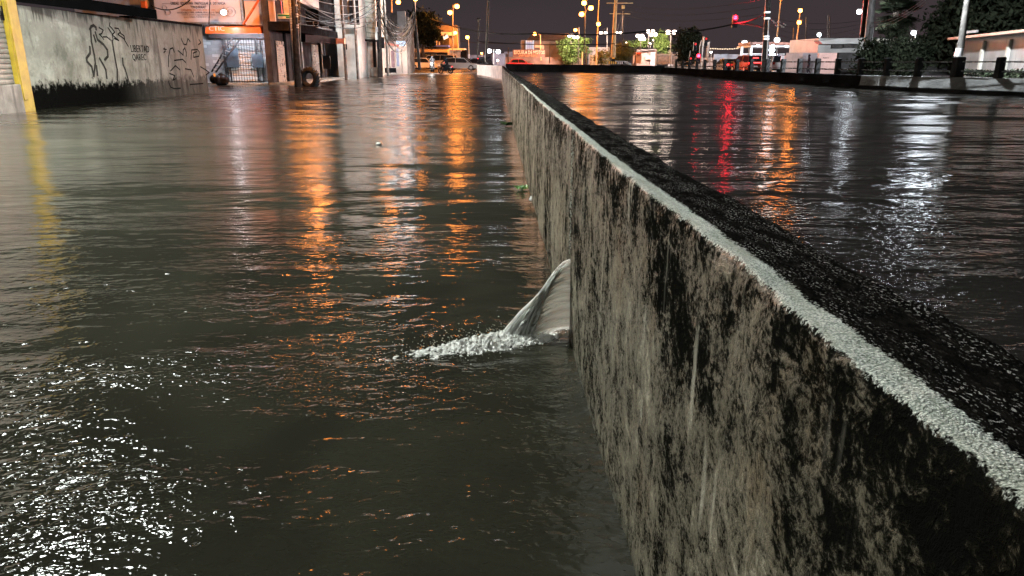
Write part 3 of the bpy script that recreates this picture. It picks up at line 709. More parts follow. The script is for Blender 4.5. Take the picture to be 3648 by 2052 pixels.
# salmon hoarding, pole and bits
sp_ = thing('salmon_hoarding', 'blank salmon coloured hoarding right of the school banner', 'hoarding', (P(924, 90, 45.9).x, 45.9, P(924, 90, 45.9).z))
m = MB(); panel(m, 865.5, -25, 983, 90, 45.92, .12); m.build('panel', M_SALMON, sp_)
m = MB(); panel(m, 864.5, -3, 984, 3, 45.86, .05); m.build('rail', M_STEEL, sp_)
m = MB(); m.cyl(P(866, 87, 45.7), P(936, -22, 45.5), .07, .07, 8); solo('slanting_prop', m, M_ORANGE, 'slanting orange pole leaning across the salmon hoarding', 'pole', smooth=True)
m = MB(); panel(m, 84*3648/2576*0+500, 4, 520, 32, 44.6, .25); solo('orange_chimney_box', m, M_ORANGE, 'orange post end showing above the graffiti wall left of the banner', 'post')
# small dark heap and leaning ladder at the wall's end
ld = thing('leaning_ladder', 'dark ladder leaning against the school wall beside the gate', 'ladder', (P(765, 252, 45.6).x, 45.6, 0))
p0, p1 = P(754, 256, 45.3), P(829, 132, 46.4); p2, p3 = P(768, 258, 45.3), P(853, 142, 46.4)
m = MB(); m.bar(p0, p1, .05, .08); ob = m.build('rail', M_BLACK, ld); m = MB(); m.bar(p2, p3, .07, .09); m.build('rail', M_BLACK, ld)
for i in range(7):
    f = (i + .6)/7.4; m = MB(); m.bar(p0.lerp(p1, f), p2.lerp(p3, f), .04, .04); m.build('rung', M_STEEL, ld)
hp = thing('covered_heap', 'black covered heap by the graffiti wall corner with an orange lamp', 'heap', (P(785, 290, 44.8).x, 44.8, 0))
m = MB(); c0 = P(786, 285, 44.8)
for i in range(7): m.sphere((c0.x + random.uniform(-.42, .42), 44.8 + random.uniform(-.2, .2), .18 + random.uniform(0, .22)), (random.uniform(.22, .42), .3, random.uniform(.2, .36)), 9, 6)
m.build('tarpaulin', M_BLACK, hp, True)
m = MB(); m.sphere(P(764, 267, 44.3), (.07, .05, .10), 8, 6); m.build('orange_lamp', emis('amber_lamp', (1, .35, .08), .9), hp, True)
# ------------------------------------------------------------------ corner block with overhanging storey (side runs away along the street)
cb = thing('corner_building', 'dark two storey corner block with overhanging balcony and roller shutters', 'building', (-14.6, 53, 0))
A0, A1 = Vector((-14.15, 45.6, 0)), Vector((-14.95, 62.0, 0)); dA = (A1 - A0).normalized(); nA = Vector((dA.y, -dA.x, 0))*1.0
if nA.x < 0: nA = -nA
def side(mb, s0, s1, z0, z1, out, th):           # box along the facade, s in metres from the corner
    a, b_ = A0 + dA*s0 + nA*(out - th), A0 + dA*s1 + nA*(out - th)
    return mb.prism([a + Vector((0,0,z0)), b_ + Vector((0,0,z0)), b_ + Vector((0,0,z1)), a + Vector((0,0,z1))], nA*th)
m = MB(); side(m, 0, 16.4, -.2, 8.5, 0, .34); m.build('wall', M_GREYB, cb)
m = MB(); side(m, -.02, 16.2, 3.05, 3.55, 1.15, 1.2); m.build('balcony_slab', M_DARK, cb)
m = MB(); side(m, 3.0, 10.2, 4.9, 8.2, 1.0, 1.05); m.build('upper_storey', mat('salmon_grey_render', (.20, .13, .11), .5, .3, 1.2, streak=.5), cb)
m = MB(); side(m, 10.3, 16.2, 3.9, 8.2, .9, .95); m.build('upper_shutters', M_DARK, cb)
M_SHUT = mat('grey_shutter_corner', (.30, .25, .23), .30, .25, 3, metal=.5, streak=.3)
for s0, s1 in ((1.0, 3.0), (5.0, 7.2), (11.0, 13.6)):
    m = MB(); corrugated(m, A0 + dA*s0 + nA*.03 + Vector((0,0,.12)), dA, 2.5, s1 - s0, .12, .03, nA); m.build('roller_shutter', M_SHUT, cb)
    m = MB(); side(m, s1 + .1, s1 + .45, -.1, 3.05, .12, .14); m.build('pillar', M_DARK, cb)
m = MB(); side(m, -.6, 16.5, -.3, .12, 1.5, 1.6); m.build('pavement_edge', M_CONC, cb)
for i, (u0, v0, u1, v1, mm_, Y) in enumerate(((1010, 83, 1042, 108, M_SALMON, 46.4), (1061, 89, 1079, 112, mat('pale_green_panel', (.42, .42, .32), .5, .2, 3), 49.4), (1148, 83, 1172, 118, M_SALMON, 60.0))):
    m = MB(); panel(m, u0, v0, u1, v1, Y, .05); m.build('sign_panel', mm_, cb)
m = MB(); panel(m, 998, -20, 1005, 48, 45.4, .06); m.build('red_strip_sign', mat('red_sign', (.55, .02, .02), .4, .2, 3), cb)
m = MB(); panel(m, 1006, -20, 1042, 49, 45.5, .08); m.build('weathered_panel', mat('peeling_panel', (.40, .32, .30), .5, .35, 2, streak=.7), cb)
gs = thing('street_name_sign', 'green and white street sign on the corner by the leaning pole', 'sign', (P(1014, 58, 44.6).x, 44.6, P(1014, 66, 44.6).z))
m = MB(); panel(m, 988, 49, 1041, 66, 44.6, .04); m.build('plate', mat('sign_white', (.66, .62, .50), .4, .1, 3), gs)
m = MB(); panel(m, 989.5, 51.5, 1039.5, 57.5, 44.58, .015); panel(m, 1018, 59, 1033, 64, 44.58, .015); m.build('green_band', mat('sign_green', (.015, .12, .05), .4, .1, 3), gs)
for (u0, v0, u1, v1, Y, lab) in ((1092, 70, 1132, 96, 53.0, 'dark air conditioner unit under the overhanging storey'), (1145, 49, 1156, 79, 60.2, 'pale air conditioner with round fan near the corner block end')):
    ac = thing('air_conditioner', lab, 'air conditioner', (P(u0, v1, Y).x, Y, P(u0, v1, Y).z), 'air conditioners on the corner block')
    m = MB(); panel(m, u0, v0, u1, v1, Y, .5, .03); m.build('case', M_DARK if u0 < 1100 else M_STEEL, ac)
    c0 = P(u0 + (u1-u0)*(.82 if u0 < 1100 else .5), (v0+v1)/2, Y - .02); m = MB(); r_ = (v1-v0)*.36*Y/2635
    ring(m, c0, r_*.9, .05); m.bar(c0 - Vector((r_*.9,0,0)), c0 + Vector((r_*.9,0,0)), .03, .01); m.build('fan_grille', M_STEEL if u0 < 1100 else M_BLACK, ac)
# dark street awning with a salmon end
da = thing('dark_awning', 'low dark awning with a salmon end jutting over the pavement', 'awning', (P(1150, 140, 56).x, 56, P(1150, 140, 56).z))
a, b_, c_, d_ = P(1088, 118, 52), P(1196, 136, 56), P(1196, 156, 56), P(1088, 150, 52)
m = MB(); m.prism([a, b_, c_, d_], (-.9, .8, .05)); m.build('cover', M_BLACK, da)
m = MB(); panel(m, 1195, 137, 1226, 156, 56, .5); m.build('end_board', mat('salmon_board', (.5, .22, .16), .4, .2, 3), da)
m = MB(); panel(m, 1149, 197, 1178, 245, 57, .06); hb = solo('hanging_board', m, M_BLACK, 'black square board hanging below the dark awning', 'board')
m = MB(); panel(m, 1136, 155, 1150, 262, 57.5, .5); solo('dark_post', m, M_BLACK, 'thick black post under the dark awning beside the black board', 'post')
# truck tyre propped on the pole
ty = thing('truck_tyre', 'large black lugged tractor tyre standing against the leaning street pole', 'tyre', (P(1103, 276, 42.2).x, 42.2, .44))
m = MB(); nu, nv_ = 36, 12; vs = []
for i in range(nu):
    a = 2*math.pi*i/nu
    for j in range(nv_):
        b_ = 2*math.pi*j/nv_; rr = .42 + .15*math.cos(b_) + (.035 if (i % 2 == 0 and math.cos(b_) > .35) else 0); vs.append((rr*math.cos(a), .17*math.sin(b_), rr*math.sin(a)))
m.add(vs, [(i*nv_+j, i*nv_+(j+1)%nv_, ((i+1)%nu)*nv_+(j+1)%nv_, ((i+1)%nu)*nv_+j) for i in range(nu) for j in range(nv_)])
ob = m.build('carcass', M_RUBBER, ty, False, True); ob.rotation_euler = (0, 0, R(-22))
m = MB()
for i in range(18):
    a = 2*math.pi*i/18; c0 = Vector((.585*math.cos(a), 0, .585*math.sin(a)))
    for s_ in (-1, 1): m.bar(c0 + Vector((.02*math.cos(a), s_*.02, .02*math.sin(a))), Vector((.56*math.cos(a + s_*.16), s_*.17, .56*math.sin(a + s_*.16))), .05, .05)
ob = m.build('lugs', M_RUBBER, ty, False, True); ob.rotation_euler = (0, 0, R(-22))
# ------------------------------------------------------------------ tall pale building
pb = thing('pale_building', 'tall pale rendered building lit white, right of the dark awning', 'building', (P(1222, 279, 65).x, 65, 0))
a, b_ = P(1208, 279, 64.6), P(1279, 276, 64.6)
MB().box(((a.x + b_.x)/2, 67.4, 5.6), (b_.x - a.x, 5.6, 12)).build('wall', M_WHITEW, pb)
a2 = P(1166, 281, 66.5); MB().box(((a2.x + a.x)/2 - .1, 69, 5.6), (a.x - a2.x + .2, 5.0, 12)).build('recessed_wall', mat('bluelit_render', (.34, .37, .44), .5, .2, 1.0, streak=.3), pb)  # blue lamp light put into the colour of the recessed wall
m = MB(); panel(m, 1179, 24, 1199, 30, 66.2, .4); m.build('window_ledge', M_WHITEW, pb)
m = MB(); panel(m, 1181, -10, 1201, 23, 66.44, .1); m.build('window', M_GLASS, pb)
m = MB(); panel(m, 1212, -8, 1241, 84, 64.5, .09); m.build('grey_upper_panel', M_GREYB, pb)
m = MB(); panel(m, 1242, 0, 1279, 88, 64.3, .3); m.build('dark_upper_bay', M_DARK, pb)
m = MB(); panel(m, 1238, 88, 1280, 98, 64.0, .6); m.build('canopy', M_WHITEW, pb)
m = MB(); panel(m, 1228, 157, 1237, 177, 64.55, .1); m.build('broken_vent', M_BLACK, pb)
# ------------------------------------------------------------------ corrugated building
kb = thing('corrugated_building', 'building with ribbed grey-green cladding above a beige ground floor', 'building', (P(1312, 272, 69).x, 69, 0))
a, b_ = P(1280, 275, 69), P(1346, 272, 69)
MB().box(((a.x+b_.x)/2, 71, 1.3), (b_.x - a.x, 4, 3.4)).build('ground_floor', M_BEIGE, kb)
zl = P(1300, 142, 69).z
MB().box(((a.x+b_.x)/2, 71.2, zl + 4.2), (b_.x - a.x + .1, 4.2, 8.4)).build('upper_floor', mat('green_grey_cladding', (.36, .39, .34), .4, .2, 1.5, streak=.35), kb)
m = MB()
for i in range(15):
    z = zl + .1 + i*.42; x0_, x1_ = a.x + .05, b_.x - .05; xm = (x0_ + x1_)/2 - .2
    m.bar((x0_, 69.06, z - .25), (xm, 69.06, z + .16), .07, .1); m.bar((xm, 69.06, z + .16), (x1_, 69.06, z + .02), .07, .1)
m.build('ribs', mat('rib_grey', (.22, .24, .21), .35, .3, 3), kb)
m = MB(); m.box(((a.x+b_.x)/2, 68.7, zl - .05), (b_.x - a.x + .1, 1.0, .18)); m.build('ledge', M_DARK, kb)
m = MB(); panel(m, 1326, 145, 1341, 240, 68.85, .2); m.build('dark_doorway', M_BLACK, kb)
m = MB(); panel(m, 1321, 240, 1348, 272, 68.2, .6, .02); m.build('step_block', M_CONC, kb)
m = MB(); panel(m, 1290, 98, 1302, 120, 68.7, .35); m.build('wall_unit', M_BLACK, kb)
m = MB(); m.cyl(P(1294, 165, 68.7), P(1294, 262, 68.7), .05, .05, 6); m.build('drain_pipe', M_BLACK, kb)
m = MB(); panel(m, 1288, 261, 1300, 276, 68.3, .4); solo('black_bin', m, M_BLACK, 'small black bin below the drain pipe on the beige wall', 'bin')
# ------------------------------------------------------------------ kiosks under a red awning
kk = thing('kiosk_row', 'row of small pink-grey kiosks under a red awning with a lit white sign', 'kiosk', (P(1405, 262, 80).x, 80, 0))
a, b_ = P(1366, 264, 80), P(1446, 258, 86)
m = MB(); m.prism([(a.x, 80, -.2), (b_.x + .2, 86, -.2), (b_.x + .2, 86, 3.4), (a.x, 80, 3.4)], (-3.5, 1.2, 0)); m.build('wall', mat('pink_grey_render', (.13, .098, .093), .5, .3, 1.5, streak=.4), kk)
m = MB(); m.prism([P(1368, 149, 79.2), P(1422, 160, 82), P(1422, 167, 82), P(1368, 158, 79.2)], (-.8, 1.5, .1)); m.build('red_awning', mat('red_awning', (.42, .07, .035), .4, .2, 3), kk)
m = MB(); panel(m, 1411, 146, 1445, 164, 83.0, .1); m.build('lit_sign', emis('cold_sign_light', (.62, .78, 1), 1.5), kk)
for (u0, v0, u1, v1, c_, nm) in ((1392, 180, 1408, 240, (.36, .20, .20), 'poster'), (1394, 212, 1407, 240, (.55, .06, .07), 'red_poster'), (1411, 172, 1423, 236, (.40, .44, .58), 'poster')):
    m = MB(); panel(m, u0, v0, u1, v1, 80.6 + (u0-1392)*.06, .06); m.build(nm, mat('poster_%d' % (u0*7+v0), c_, .4, .3, 2), kk)
for u in (1387.5, 1409.5, 1431):
    m = MB(); panel(m, u - 1.6, 160, u + 1.6, 262, 80.0 + (u-1387)*.05, .1); m.build('post', M_BLACK, kk)
m = MB(); panel(m, 1362, 242, 1412, 259, 79.6, .5); m.build('dark_counter', M_BLACK, kk)
db = thing('dark_upper_building', 'dark unlit building with slanting roof behind the cable bundles', 'building', (P(1400, 150, 90).x, 90, 0))
m = MB(); a, b_ = P(1352, 33, 88), P(1452, 60, 88); m.prism([(a.x, 88, 0), (b_.x, 88, 0), (b_.x, 88, b_.z), (b_.x - 1.6, 88, a.z - .35), (a.x, 88, a.z)], (0, 5, 0)); m.build('wall', mat('brown_dark_wall', (.055, .045, .042), .6, .4, 1), db)
m = MB(); panel(m, 1414, 40, 1446, 102, 87.7, .3); m.build('grey_panel', mat('grey_dark', (.10, .09, .09), .6, .3, 1), db)
m = MB(); panel(m, 1414, 116, 1445, 145, 87.4, .3); m.build('pink_panel', mat('pinkish', (.26, .18, .18), .5, .3, 1), db)
m = MB(); panel(m, 1360, 106, 1378, 145, 87.5, .2); m.build('warm_window', mat('warm_brown', (.20, .13, .07), .5, .4, 1), db)  # window glow put into a plain brown colour
# ------------------------------------------------------------------ poles and cables on the left
def pole(name, label, u0, v0, u1, v1, Y, r0, r1, m_, group='street poles on the left'):
    a, b_ = P(u0, v0, Y), P(u1, v1, Y); o = thing(name, label, 'pole', a, group)
    mb = MB(); mb.cyl(a, b_, r0, r1, 10); mb.build('shaft', m_, o, True); return o, a, b_
p1, a1, b1 = pole('utility_pole', 'thick dark utility pole leaning beside the tractor tyre', 1063, 316, 1044, -40, 41.6, .20, .14, M_POLED)
for i in range(18): q = a1.lerp(b1, .60 + .39*i/18); m = MB(); m.box(q + Vector((random.choice((-1,1))*.16, -.1, 0)), (.09, .09, .07)); m.build('clamp', M_STEEL, p1)
p1b, a1b, b1b = pole('utility_pole', 'thin dark pole just right of the leaning utility pole', 1071, 300, 1062, -30, 43.2, .10, .08, M_POLED)
p2, a2, b2 = pole('utility_pole', 'dark pole hung with meter boxes by the ribbed building', 1355, 276, 1347, -30, 66, .24, .17, M_POLED)
for (u0, v0, u1, v1, c_) in ((1337, 57, 1345, 76, M_STEEL), (1337, 95, 1346, 115, M_STEEL), (1336, 116, 1345, 143, M_WHITEW), (1341, 8, 1352, 27, M_BLACK), (1341, 140, 1352, 176, M_BLACK), (1358, 132, 1370, 172, M_BLACK)):
    m = MB(); panel(m, u0, v0, u1, v1, 65.6, .3, .02); m.build('meter_box', c_, p2)
p3, a3, b3 = pole('utility_pole', 'slim dark pole leaning in front of the white car', 1495, 249, 1474, 4, 84, .17, .10, M_POLED)
p4, a4, b4 = pole('utility_pole', 'tall thin dark pole rising left of the flood wall end', 1731, 222, 1741, -30, 88, .16, .10, M_POLED)
p5, a5, b5 = pole('utility_pole', 'short thin dark pole with a small cap left of the tall one', 1701, 205, 1705, 70, 92, .10, .08, M_POLED)
m = MB(); m.sphere(b5, (.24, .2, .2), 8, 6); m.build('cap', M_POLED, p5, True)
m = MB(); m.cyl(P(1732, 160, 88.2), P(1731, 212, 88.2), .10, .10, 6); m.build('sleeve', M_STEEL, p4)
def cable(a, b_, sag, r, m_, label, group, n=18, name='power_cable'):
    a, b_ = Vector(a), Vector(b_); mb = MB(); pts = []
    for i in range(n+1):
        f = i/n; p = a.lerp(b_, f); p.z -= sag*4*f*(1-f); pts.append(p)
    mb.tube(pts, r, 5); return solo(name, mb, m_, label, 'cable', group, True)
G1 = 'tangled cables between the left poles'
for i in range(16):
    a = b2.lerp(a2, .10 + .26*random.random()) + Vector((random.uniform(-.2, .3), -.2, 0)); b_ = b3.lerp(a3, .14 + .22*random.random()) + Vector((random.uniform(-.25, .1), 0, 0))
    cable(a, b_, random.uniform(1.2, 3.4), .022 + .012*random.random(), M_CABLEL if i % 2 else M_CABLE, 'drooping cable in the tangle slung between two leaning poles', G1)
G2 = 'cables crossing the pale building front'
for i in range(10):
    a = b1.lerp(a1, random.uniform(.02, .35)) + Vector((.1, 0, 0)); b_ = b2.lerp(a2, random.uniform(.05, .3))
    cable(a, b_, random.uniform(.3, 1.2), .02, M_CABLEL if i % 3 == 0 else M_CABLE, 'cable slung across the front of the pale building', G2)
m = MB()
for i in range(14):
    q = b3.lerp(a3, .2 + .01*i); m.tube([q + Vector((random.uniform(-.15, .05), 0, random.uniform(-.3, .4))), q + Vector((-1.0 - random.random()*.5, .2, -1.2 - random.random())), q + Vector((-2.0 - random.random(), .4, -2.3 - random.random()*.9))], .03, 4)
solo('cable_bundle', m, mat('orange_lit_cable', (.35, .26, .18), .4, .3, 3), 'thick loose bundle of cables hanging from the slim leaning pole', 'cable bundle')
cable(P(538, 20, 44), P(700, -25, 44), .5, .03, M_CABLE, 'thick cable rising over the graffiti wall towards the banner', None)
cable(P(744, 86, 45.4), P(748, -10, 45.4), 0, .025, M_CABLE, 'thin vertical cable hanging in front of the school banner', None)
# low brackets and rods
cable(P(1168, 62, 60), P(1230, 74, 62), .02, .05, M_BLACK, 'dark rod sticking out of the corner block high up', None, name='metal_rod')
cable(P(1098, 93, 54), P(1183, 107, 57), .02, .05, M_STEEL, 'pale rod along the balcony edge of the corner block', None, name='metal_rod')
# ================================================================== ground beyond the water
gx = np.concatenate([np.linspace(-400, -45, 12), np.linspace(-40, 60, 81), np.linspace(70, 500, 14)]); gy = np.concatenate([np.linspace(-60, 0, 7), np.linspace(4, 130, 64), np.linspace(140, 700, 20)])
GX, GY = np.meshgrid(gx, gy)
def ground_h(x, y):
    wet = (y < 86) & (x < 10.8); h = np.where(wet, -.5, .16)
    return np.where((y >= 86) | (x >= 10.8), .05 + .12*np.clip((y - 86)/12, 0, 1) + .12*(x >= 11.0), h)
t = NT('wet_asphalt'); n = t.noise(t.coord('World', (.6, .25, 1)), 1, 5, .6); n2 = t.noise(t.coord('World', (3, 3, 3)), 1, 4, .6)
t.bsdf(color=t.mix(n, (.018, .017, .017), (.045, .042, .040)), rough=t.math('MULTIPLY_ADD', t.smooth(n, .35, .6), .28, .06), normal=t.bump(n2, .02)); M_ASPH = t.m
struct(np_mesh('ground', np.stack([GX, GY, ground_h(GX, GY)], -1).reshape(-1, 3), grid_faces(len(gy), len(gx)), M_ASPH, smooth=False))
# ------------------------------------------------------------------ foliage
def leaf_mat(name, a, b):
    if name in MC: return MC[name]
    t = NT(name); n = t.noise(t.coord('World', (1, 1, 1)), .9, 4, .6); t.bsdf(color=t.mix(t.smooth(n, .35, .65), a, b), rough=.55, spec=0.0); MC[name] = t.m; return t.m
M_LDARK = leaf_mat('dark_foliage', (.005, .0065, .004), (.015, .018, .011))
M_LGREEN = leaf_mat('green_foliage', (.010, .017, .004), (.032, .047, .013))
M_LOLIVE = leaf_mat('olive_foliage', (.022, .025, .008), (.065, .06, .02))
M_TRUNK = mat('dark_bark', (.05, .042, .035), .6, .4, 5)
def tree(name, label, base, crowns, n, leaf, m_, group=None, trunk=.18, cat='tree'):
    o = thing(name, label, cat, base, group); base = Vector(base)
    mb = MB()
    c0 = Vector(crowns[0][0]); mid = base.lerp(c0, .55) + Vector((trunk*.6, 0, 0))
    mb.tube([base, mid, c0], [trunk, trunk*.75, trunk*.4], 8)
    for c, r in crowns:
        c = Vector(c)
        for k in range(4):
            a = random.uniform(0, 6.28); mb.tube([mid.lerp(c, .3), c + Vector((math.cos(a)*r[0]*.6, math.sin(a)*r[1]*.6, random.uniform(-.2, .6)*r[2]))], [trunk*.4, trunk*.1], 5)
    mb.build('trunk', M_TRUNK, o, True)
    V = []; tot = sum(r[0]*r[2] for _, r in crowns)
    for c, r in crowns:
        k = int(n*r[0]*r[2]/tot)
        # clumps, so that gaps stay between them
        cl = RNG.normal(size=(max(5, k//32), 3)); cl /= np.linalg.norm(cl, axis=1)[:, None]; cl *= RNG.uniform(.45, 1.0, (len(cl), 1))
        p = cl[RNG.integers(0, len(cl), k)] + RNG.normal(0, .17, (k, 3))
        p = p*np.array(r) + np.array(c)
        for q in p:
            d = RNG.normal(size=3); d /= np.linalg.norm(d); e = np.cross(d, RNG.normal(size=3)); e /= np.linalg.norm(e); s = leaf*RNG.uniform(.6, 1.4)
            V += [q - d*s, q + e*s*.45, q + d*s, q - e*s*.45]
    V = np.array(V) - np.array(base)
    np_mesh('crown', V, np.arange(len(V)).reshape(-1, 4), m_, smooth=False, parent=o)
    return o
# ------------------------------------------------------------------ vehicles
M_TYRE = mat('tyre', (.012, .012, .012), .5, .2, 9)
def paint(name, c, rough=.28): return mat(name, c, rough, .08, .6, coat=.5)
E_TAIL = emis('red_tail_light', (1, .03, .03), 6); E_HEAD = emis('white_headlight', (1, .93, .85), 40000)
def car(name, label, L, Wd, H, paint_m, kind='suv', tail=True, group=None):
    """a car along +x (front), wheels on z=0"""
    o = thing(name, label, 'car', (0,0,0), group)
    hw = Wd/2; b = .18*H
    roof0, roof1 = (-.46, .10) if kind == 'suv' else ((-.30, .08) if kind == 'sedan' else (-.48, .30))
    hood = .60*H if kind != 'van' else .62*H
    prof = [(-.5, b), (-.5, .52*H), (-.49, .62*H), (roof0 - .02*(kind!='sedan'), .64*H), (.22, hood), (.46, hood*.88), (.5, .42*H), (.5, b)]
    mb = MB(); secs = [(-hw, .92), (-hw*.96, 1.0), (hw*.96, 1.0), (hw, .92)]
    vs = []; n = len(prof)
    for y, k in secs:
        for x, z in prof: vs.append((x*L, y, b + (z-b)*(.97 if k < 1 else 1)))
    fs = [(i*n+j, i*n+(j+1)%n, (i+1)*n+(j+1)%n, (i+1)*n+j) for i in range(3) for j in range(n)] + [tuple(range(n-1,-1,-1)), tuple(range(3*n, 4*n))]
    mb.add(vs, fs)
    # cabin pillars and roof
    cab = [((roof0 - (.03 if kind != 'sedan' else .12))*L, .62*H), (roof0*L + .10*L*(kind=='suv')*.3, .97*H), ((roof0+roof1)/2*L, H), (roof1*L, .96*H), ((roof1 + .17)*L, hood)]
    m2 = MB(); r = MB(); y1 = hw*.93; y2 = hw*.76
    def side_pt(x, z): f = (z - .62*H)/(.38*H); return y1 + (y2 - y1)*max(0, min(1, f))
    vs = []
    for s in (-1, 1):
        for x, z in cab: vs.append((x, s*side_pt(x, z), z))
    k = len(cab); m2.add(vs, [tuple(range(k)), tuple(range(2*k-1, k-1, -1))] + [(j, j+1, k+j+1, k+j) for j in range(k-1)])
    g = m2.build('windows', M_GLASS, None); g.parent = o
    for s in (-1, 1):
        for (x, z), (x2, z2) in zip(cab[:-1], cab[1:]): r.bar((x, s*(side_pt(x, z) + .012), z), (x2, s*(side_pt(x2, z2) + .012), z2), .06, .06)
        xm = (roof0 + roof1)/2*L + .12; r.bar((xm, s*(y1 + .01), .62*H), (xm - .05, s*(y2 + .02), .98*H), .05, .06)
    r.add([(cab[1][0], -y2, cab[1][1] + .02), (cab[2][0], -y2, cab[2][1] + .02), (cab[3][0], -y2, cab[3][1] + .02), (cab[1][0], y2, cab[1][1] + .02), (cab[2][0], y2, cab[2][1] + .02), (cab[3][0], y2, cab[3][1] + .02)], [(0,1,4,3), (1,2,5,4)])
    body = mb.build('body', paint_m, None); body.parent = o
    rf = r.build('roof', paint_m, None); rf.parent = o
    for sx in (-.31, .31):
        for s in (-1, 1):
            w = MB(); w.cyl((sx*L, s*(hw - .20), .33), (sx*L, s*(hw + .012), .33), .33, .33, 16); wo_ = w.build('wheel', M_TYRE, None, True); wo_.parent = o
            w = MB(); w.cyl((sx*L, s*(hw + .012), .33), (sx*L, s*(hw + .03), .33), .20, .17, 10); ri = w.build('rim', M_STEEL, None, True); ri.parent = wo_
    for s in (-1, 1):
        w = MB(); w.box((-.498*L, s*hw*.78, .56*H), (.06, hw*.30, .13*H), 0, .01); x_ = w.build('tail_light', E_TAIL if tail else mat('unlit_red_lens', (.25, .01, .01), .2), None); x_.parent = o
        w = MB(); w.box((.478*L, s*hw*.74, .47*H), (.10, hw*.34, .10*H), 0, .01); x_ = w.build('headlight', mat('unlit_lens', (.5, .5, .5), .1), None); x_.parent = o
        w = MB(); w.box(((roof1 + .10)*L, s*(hw + .07), .66*H), (.12, .16, .11)); x_ = w.build('mirror', paint_m, None); x_.parent = o
    w = MB(); w.box((-.503*L, 0, .36*H), (.02, .42, .13)); x_ = w.build('number_plate', mat('plate_white', (.7, .7, .72), .3), None); x_.parent = o
    w = MB(); w.box((-.50*L, 0, b + .08), (.10, Wd*.9, .16), 0, .02); w.box((.50*L, 0, b + .08), (.10, Wd*.9, .16), 0, .02); x_ = w.build('bumper', M_BLACK, None); x_.parent = o
    return o
def place(o, u, v, Y, rz): p = P(u, v, Y); o.location = p; o.rotation_euler = (0, 0, rz); return o
c = car('parked_car', 'white hatchback seen from the side behind the slim leaning pole', 3.95, 1.65, 1.5, paint('cream_white_paint', (.62, .56, .46))); place(c, 1514, 248, 104, R(-10))
c = car('grey_car', 'silver grey car with dark windows stopped beyond the motorcyclist', 4.2, 1.7, 1.52, paint('silver_grey_paint', (.20, .21, .22)), 'suv'); place(c, 1646, 251, 97, R(-8))
c = car('pickup_truck', 'pale beige van half hidden behind the white hatchback and the grey car', 4.8, 1.8, 1.95, paint('beige_paint', (.58, .44, .32)), 'van'); place(c, 1566, 246, 112, R(170))
c = car('dark_car', 'dark car with amber reflections beside the lit wall end', 4.2, 1.7, 1.4, paint('black_paint', (.012, .012, .014)), 'sedan', False); place(c, 1702, 246, 108, R(20))
c = car('red_car', 'red car roof just showing over the black canal wall below the riding school banner', 4.3, 1.75, 1.5, paint('red_paint', (.35, .02, .02)), 'sedan', False); place(c, 1854, 245, 125, R(5))
for i, (u, Y, lab) in enumerate(((2040, 150, 'car with bright brake lights queued left of the black lamp pole'), (2062, 160, 'second car of the queue with bright brake lights by the lit green tree'))):
    c = car('queued_car', lab, 4.2, 1.75, 1.5, paint('dark_red_paint', (.16, .02, .02)), 'sedan', True, 'cars queued beyond the canal wall'); place(c, u, 237, Y, R(80))
# motorcycles
def motorcycle(label, head=False):
    o = thing('motorcycle', label, 'motorcycle', (0,0,0))
    for nm, x in (('wheel', -.62), ('wheel', .62)):
        w = MB(); n = 18
        for i in range(n):
            a0, a1 = 2*math.pi*i/n, 2*math.pi*(i+1)/n; w.bar((x + .26*math.cos(a0), 0, .30 + .26*math.sin(a0)), (x + .26*math.cos(a1), 0, .30 + .26*math.sin(a1)), .09, .09)
        for i in range(6): w.bar((x, 0, .3), (x + .25*math.cos(i*1.05), 0, .3 + .25*math.sin(i*1.05)), .02, .02)
        q = w.build(nm, M_TYRE, None); q.parent = o
    w = MB(); w.tube([(-.5, 0, .55), (-.1, 0, .62), (.25, 0, .80), (.45, 0, .82)], [.11, .16, .17, .08], 8); w.box((0, 0, .42), (.5, .24, .30), 0, .04); w.bar((.62, .06, .3), (.42, .06, .95), .05, .05); w.bar((.62, -.06, .3), (.42, -.06, .95), .05, .05); w.bar((-.62, 0, .3), (-.2, 0, .45), .12, .06)
    q = w.build('frame', M_BLACK, None, True); q.parent = o
    w = MB(); w.tube([(-.75, 0, .80), (-.4, 0, .78), (.05, 0, .80)], [.06, .13, .10], 8); q = w.build('seat', M_RUBBER, None, True); q.parent = o
    w = MB(); w.tube([(.34, -.36, 1.02), (.44, 0, .98), (.34, .36, 1.02)], .022, 6); q = w.build('handlebar', M_BLACK, None, True); q.parent = o
    w = MB(); w.sphere((.56, 0, .88), (.09, .12, .11), 10, 7); q = w.build('headlight', E_HEAD if head else M_GLASS, None, True); q.parent = o
    w = MB(); w.box((-.80, 0, .72), (.05, .16, .07)); q = w.build('tail_light', E_TAIL, None); q.parent = o
    return o
def person(name, label, joints, edges, m_cloth, hair=True, skin=(.25, .14, .09), parts=()):
    """one continuous skinned body; joints = {name: (xyz, radius)}"""
    o = thing(name, label, 'person', (0,0,0))
    keys = list(joints); me = bpy.data.meshes.new('body'); me.from_pydata([joints[k][0] for k in keys], [(keys.index(a), keys.index(b)) for a, b in edges], []); me.update()
    b = bpy.data.objects.new('body', me); COL.objects.link(b); b.parent = o
    sk = b.modifiers.new('Skin', 'SKIN'); sk.use_smooth_shade = True
    lay = me.skin_vertices[0] if me.skin_vertices else None
    if lay is None:
        bm = bmesh.new(); bm.from_mesh(me); bm.verts.layers.skin.verify(); bm.to_mesh(me); bm.free(); lay = me.skin_vertices[0]
    for i, k in enumerate(keys):
        r = joints[k][1]; lay.data[i].radius = r if hasattr(r, '__len__') else (r, r); lay.data[i].use_root = (k == 'pelvis')
    ss = b.modifiers.new('Subdivision', 'SUBSURF'); ss.levels = 1; ss.render_levels = 2
    me.materials.append(m_cloth)
    return o
